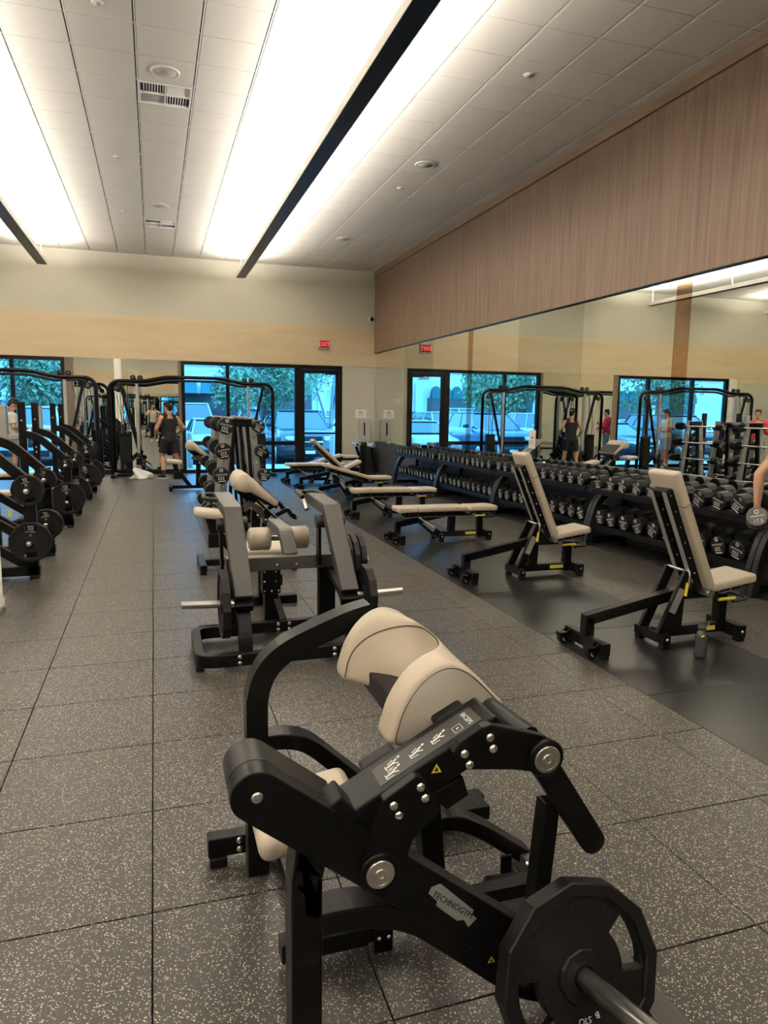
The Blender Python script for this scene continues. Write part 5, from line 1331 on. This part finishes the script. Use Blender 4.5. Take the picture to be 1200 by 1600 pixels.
def car_meshes(kind):
    """one body shell per kind; front towards -y, length along y"""
    if kind in CARC: return CARC[kind]
    L, W, Hh, belt, hood = dict(suv=(4.8, .97, 1.78, 1.22, 1.20), sedan=(4.7, .91, 1.45, .93, .95), van=(5.2, .98, 2.05, 1.15, 1.18))[kind]
    y0 = -L / 2
    if kind == 'sedan': gh = (1.25, 2.15, 3.55, 4.35)
    elif kind == 'suv': gh = (1.25, 1.95, 4.35, 4.72)
    else: gh = (.85, 1.75, 5.0, 5.12)
    secs = [(0.0, W * .82, .42, .66), (.10, W * .93, .28, hood * .80), (.45, W * .99, .24, hood * .93), (gh[0], W, .22, hood), (gh[0] + .5, W, .22, belt), (L * .6, W, .22, belt), (L - .5, W * .99, .24, belt + .02), (L - .12, W * .94, .30, belt * .98), (L, W * .86, .42, belt * .80)]
    rings = []
    for (y, w, zb, zt) in secs:
        y += y0; zm = (zb + zt) / 2
        rings.append([V(-w * .92, y, zb), V(-w, y, zb + .12), V(-w, y, zm + .05), V(-w * .95, y, zt - .03), V(-w * .80, y, zt), V(0, y, zt + .03), V(w * .80, y, zt), V(w * .95, y, zt - .03), V(w, y, zm + .05), V(w, y, zb + .12), V(w * .92, y, zb), V(0, y, zb)])
    vs = [p for r in rings for p in r]; n = 12; fs = []
    for i in range(len(rings) - 1):
        for k in range(n): fs.append((i * n + k, i * n + (k + 1) % n, (i + 1) * n + (k + 1) % n, (i + 1) * n + k))
    fs += [tuple(range(n))[::-1], tuple((len(rings) - 1) * n + k for k in range(n))]
    shell = MB()._add(vs, fs, True).mesh('body_shell')
    a, b, c, d = [y0 + g for g in gh]; wb, wt = W * .93, W * .72
    lo = [V(-wb, a, belt - .03), V(wb, a, belt - .03), V(wb, d, belt - .03), V(-wb, d, belt - .03)]; hi = [V(-wt, b, Hh - .05), V(wt, b, Hh - .05), V(wt, c, Hh - .05), V(-wt, c, Hh - .05)]
    glass = MB()._add(lo + hi, [(0, 1, 5, 4), (1, 2, 6, 5), (2, 3, 7, 6), (3, 0, 4, 7), (4, 5, 6, 7)]).mesh('glass')
    roof = MB().bb(-wt - .02, wt + .02, b - .04, c + .04, Hh - .06, Hh).mesh('roof', .03, 2)
    pil = MB()
    for i in range(4): pil.bar(lo[i], hi[i], .05, .045, (1, 0, 0))
    for s in (0, 1):
        for f in (.42, .78):
            p = (lo[0] + (lo[3] - lo[0]) * f) if s == 0 else (lo[1] + (lo[2] - lo[1]) * f); q = (hi[0] + (hi[3] - hi[0]) * f) if s == 0 else (hi[1] + (hi[2] - hi[1]) * f); pil.bar(p, q, .04, .035, (0, 1, 0))
    pil = pil.mesh('pillars')
    wheel = MB().lathe([(-.11, .30), (-.10, .345), (.10, .345), (.11, .30)], (0, 0, 0), (1, 0, 0), 24).mesh('tyre'); wheel.materials.append(MATS['tyre'])
    rim = MB().lathe([(-.115, .08), (-.113, .22), (.113, .22), (.115, .08)], (0, 0, 0), (1, 0, 0), 16).mesh('rim'); rim.materials.append(MATS['silver_coat'])
    lamp = MB().bb(-.20, .20, -.06, .06, -.07, .07).mesh('headlight', .03, 2); lamp.materials.append(MATS['headlight'])
    mir = MB().bb(-.10, .10, -.06, .06, -.07, .07).mesh('wing_mirror', .03, 2)
    glass.materials.append(MATS['car_glass'])
    CARC[kind] = (shell, glass, roof, pil, wheel, rim, lamp, mir, L, W, belt, hood, a, y0); return CARC[kind]
def car(x, y, rz, kind, col, label):
    t = thing('car', label, 'car', (x, y, KERB), rz, 'parked cars outside')
    shell, glass, roof, pil, wheel, rim, lamp, mir, L, W, belt, hood, a, y0 = car_meshes(kind); pm_ = MATS['paint_' + col]
    def painted(nm, me):
        o = link(nm, me.copy(), pm_, t); return o
    painted('body_shell', shell); link('glass', glass, None, t); painted('roof', roof); painted('pillars', pil)
    for s in (-1, 1):
        for yy in (y0 + .85, y0 + L - .95):
            w = link('wheel', wheel, None, t); w.location = (s * (W - .10), yy, .345); r_ = link('rim', rim, None, w)
        h = link('headlight', lamp, None, t); h.location = (s * W * .68, y0 + .10, hood * .72); h.rotation_euler = (0, 0, s * .35)
        m_ = painted('wing_mirror', mir); m_.location = (s * (W + .09), a + .55, belt + .05)
    MB().bb(-W * .42, W * .42, y0 - .02, y0 + .06, hood * .50, hood * .78).build('grille', 'tyre', t, .02)
    MB().bb(-W * .42, W * .42, y0 - .03, y0 - .015, hood * .62, hood * .65).build('grille_bar', 'chrome', t)
    MB().bb(-W * .80, W * .80, y0 - .03, y0 + .08, .34, .52).build('bumper', 'tyre', t, .03)
    MB().bb(-.16, .16, y0 - .04, y0 - .028, .38, .48).build('number_plate', 'print_white', t)
# first row faces the windows
car(4.75, 24.9, 0, 'suv', 'slate', 'dark SUV parked nose-in just outside the glass door')
car(1.95, 24.9, .03, 'sedan', 'silver', 'silver saloon parked left of the dark SUV')
car(-.80, 25.0, 0, 'suv', 'blue', 'blue SUV parked outside behind the barbell racks')
car(-3.6, 24.9, -.03, 'suv', 'white', 'white SUV parked outside the left window, nearest the mirror')
car(-6.4, 24.9, 0, 'sedan', 'navy', 'navy saloon parked outside the left window, at its left end')
car(7.6, 24.9, 0, 'suv', 'grey', 'grey SUV parked right of the dark SUV')
car(-9.4, 24.8, 0, 'suv', 'black', 'black SUV farthest left in the first parked row')
rr = random.Random(11); cols = ['white', 'silver', 'blue', 'grey', 'white', 'navy', 'silver', 'black']; kinds = ['sedan', 'suv', 'sedan', 'van', 'suv', 'sedan']
k = 0
for x in range(-16, 18, 3):
    kd = kinds[k % 6] if x != 2 else 'van'; cc_ = cols[k % 8] if x != 2 else 'white'
    car(x + rr.uniform(-.2, .2), 37.0 + rr.uniform(-.3, .3), PI * (k % 2), kd, cc_, '%s %s, %s from the left in the second parked row' % (cc_, dict(sedan='saloon', suv='SUV', van='van')[kd], NUM[k + 1])); k += 1
k = 0
for x in range(-14, 20, 5):
    car(x + rr.uniform(-.5, .5), 46.0, PI * ((k + 1) % 2), kinds[(k + 2) % 6], cols[(k + 3) % 8], 'small distant car, %s from the left in the third parked row' % NUM[k + 1]); k += 1
# trees
def tree(x, y, hh, cr, label, stems=1, mat='leaf_green', bark='bark', low=1.6, seed=1, n=2600, droop=.35, tr=1.0, lf=1.0):
    t = thing('tree', label, 'tree', (x, y, KERB), 0, 'trees outside'); q = random.Random(seed)
    for s in range(stems):
        a = 2 * PI * s / max(1, stems) + q.random(); lean = .0 if stems == 1 else .9
        p = [V(0, 0, 0), V(math.cos(a) * lean * .3, math.sin(a) * lean * .3, hh * .25), V(math.cos(a) * lean, math.sin(a) * lean, hh * .5), V(math.cos(a) * lean * 1.6, math.sin(a) * lean * 1.4, hh * .75)]
        MB().tube(p, [.15 * tr, .12 * tr, .09 * tr, .04 * tr], 8).build('trunk', bark, t)
        for b_ in range(4):
            c = p[2] + (p[3] - p[2]) * q.random(); d = V(q.uniform(-1, 1), q.uniform(-1, 1), q.uniform(.2, .9)).normalized() * cr * .7
            MB().tube([c, c + d * .5 + V(0, 0, .1), c + d], [.05, .035, .015], 6).build('branch', bark, t)
    mb = MB(); blobs = [(V(q.uniform(-1, 1) * cr * .62, q.uniform(-1, 1) * cr * .62, low + (hh - low) * q.uniform(.22, .9)), cr * q.uniform(.28, .5)) for _ in range(34)]
    for i in range(n):
        c, r = q.choice(blobs); d = V(q.gauss(0, 1), q.gauss(0, 1), q.gauss(0, 1)).normalized() * r * q.uniform(.55, 1.05); p = c + d
        u = V(q.uniform(-1, 1), q.uniform(-1, 1), -droop * 2 + q.uniform(-.6, .6)).normalized(); w = u.orthogonal().normalized() * q.uniform(.025, .05) * lf; u = u * q.uniform(.14, .30) * lf
        mb._add([p - w * .3, p + u * .5 - w, p + u, p + u * .5 + w], [(0, 1, 2, 3)])
    tag(mb.build('foliage', mat, t), kind='stuff')
tree(4.5, 29.6, 7.0, 2.5, 'bushy willow-like tree outside the middle window pane', 2, low=1.2, seed=2, n=17000)
tree(7.4, 31.0, 6.5, 2.0, 'slender multi-stemmed tree seen through the door', 3, bark='bark_pale', low=2.6, seed=5, n=5000, tr=.5)
tree(-4.0, 29.8, 7.0, 2.1, 'bushy tree outside the left window, the right one', 1, low=1.2, seed=8, n=15000)
tree(-8.8, 30.4, 7.2, 2.3, 'bushy tree outside the left window, the left one', 2, low=1.2, seed=9, n=15000)
tree(-13.5, 31.0, 7.5, 2.8, 'tree seen only in the mirror, left of the others', 1, low=1.3, seed=12, n=9000)
tree(11.5, 30.0, 7.0, 2.6, 'tree right of the slender stems', 1, low=1.4, seed=14, n=9000)
for i, x in enumerate((-36, -24, -12, 0, 12, 24, 36)):
    tree(x, 76 + (i % 3) * 2, 14 + (i * 37 % 5), 4.6, 'tall dark tree behind the shops, %s from the left' % NUM[i + 1], 1, 'leaf_dark', low=3.5, seed=30 + i, n=2600, lf=4.0)
# shops across the car park
sh_ = thing('shop_building', 'long white shop building with teal awnings across the car park', 'building', (0, 60, KERB))
MB().bb(-46, 46, 0, 8, 0, 6.2).build('wall', 'stucco', sh_)
MB().bb(-46.2, 46.2, -.35, .1, 5.6, 6.5).build('parapet', 'stucco', sh_, .05)
MB().bb(-46.1, 46.1, -.16, 0, 5.2, 5.4).build('cornice', 'stucco', sh_)
for i in range(13):
    x = -39 + i * 6.2
    MB().bb(x - 2.2, x + 2.2, -.06, .02, .2, 3.0).build('shop_window', 'shop_glass', sh_)
    if x < -6:
        for q_ in (-1.5, -.5, .5, 1.5):
            arch_ = [(.48 * math.cos(a), 1.1 * math.sin(a)) for a in [PI * k / 12 for k in range(13)]]
            MB().prism(arch_, (x + q_, -.06, 2.95), (1, 0, 0), (0, 0, 1), .5).build('arched_awning', 'teal_awning', sh_)
    else:
        for q_ in (-1.65, -.1, 1.45):
            a_, b_ = x + q_ - .62, x + q_ + .62
            MB()._add([V(a_, -.05, 3.9), V(b_, -.05, 3.9), V(b_, -.9, 3.0), V(a_, -.9, 3.0), V(a_, -.05, 3.0), V(b_, -.05, 3.0)], [(0, 1, 2, 3), (0, 3, 4), (1, 5, 2), (3, 2, 5, 4), (0, 4, 5, 1)]).build('awning', 'teal_awning', sh_)
    MB().bb(x + 2.7, x + 3.4, -.30, 0, 0, 4.3).build('pilaster', 'stucco', sh_)
put_mesh(MB(), text_mesh('NAIL', .5, .02), frame_mtx((-11.6, -.05, 4.75), (1, 0, 0), (0, 0, 1))).build('sign_lettering', 'sign_red', sh_)
for i, (x, y) in enumerate(((4.95, 20.3), (.9, 20.3), (-3.2, 20.3))):
    b = thing('bollard', 'grey bollard on the pavement, %s from the right' % NUM[i + 1], 'bollard', (x, y, -.02), 0, 'bollards on the pavement')
    MB().lathe([(0, .09), (.92, .09), (.98, .07), (1.0, .03)], (0, 0, 0), (0, 0, 1), 20).build('post', 'grey_plastic', b)
    MB().lathe([(0, .14), (.02, .14)], (0, 0, 0), (0, 0, 1), 20).build('base_ring', 'grey_plastic', b)
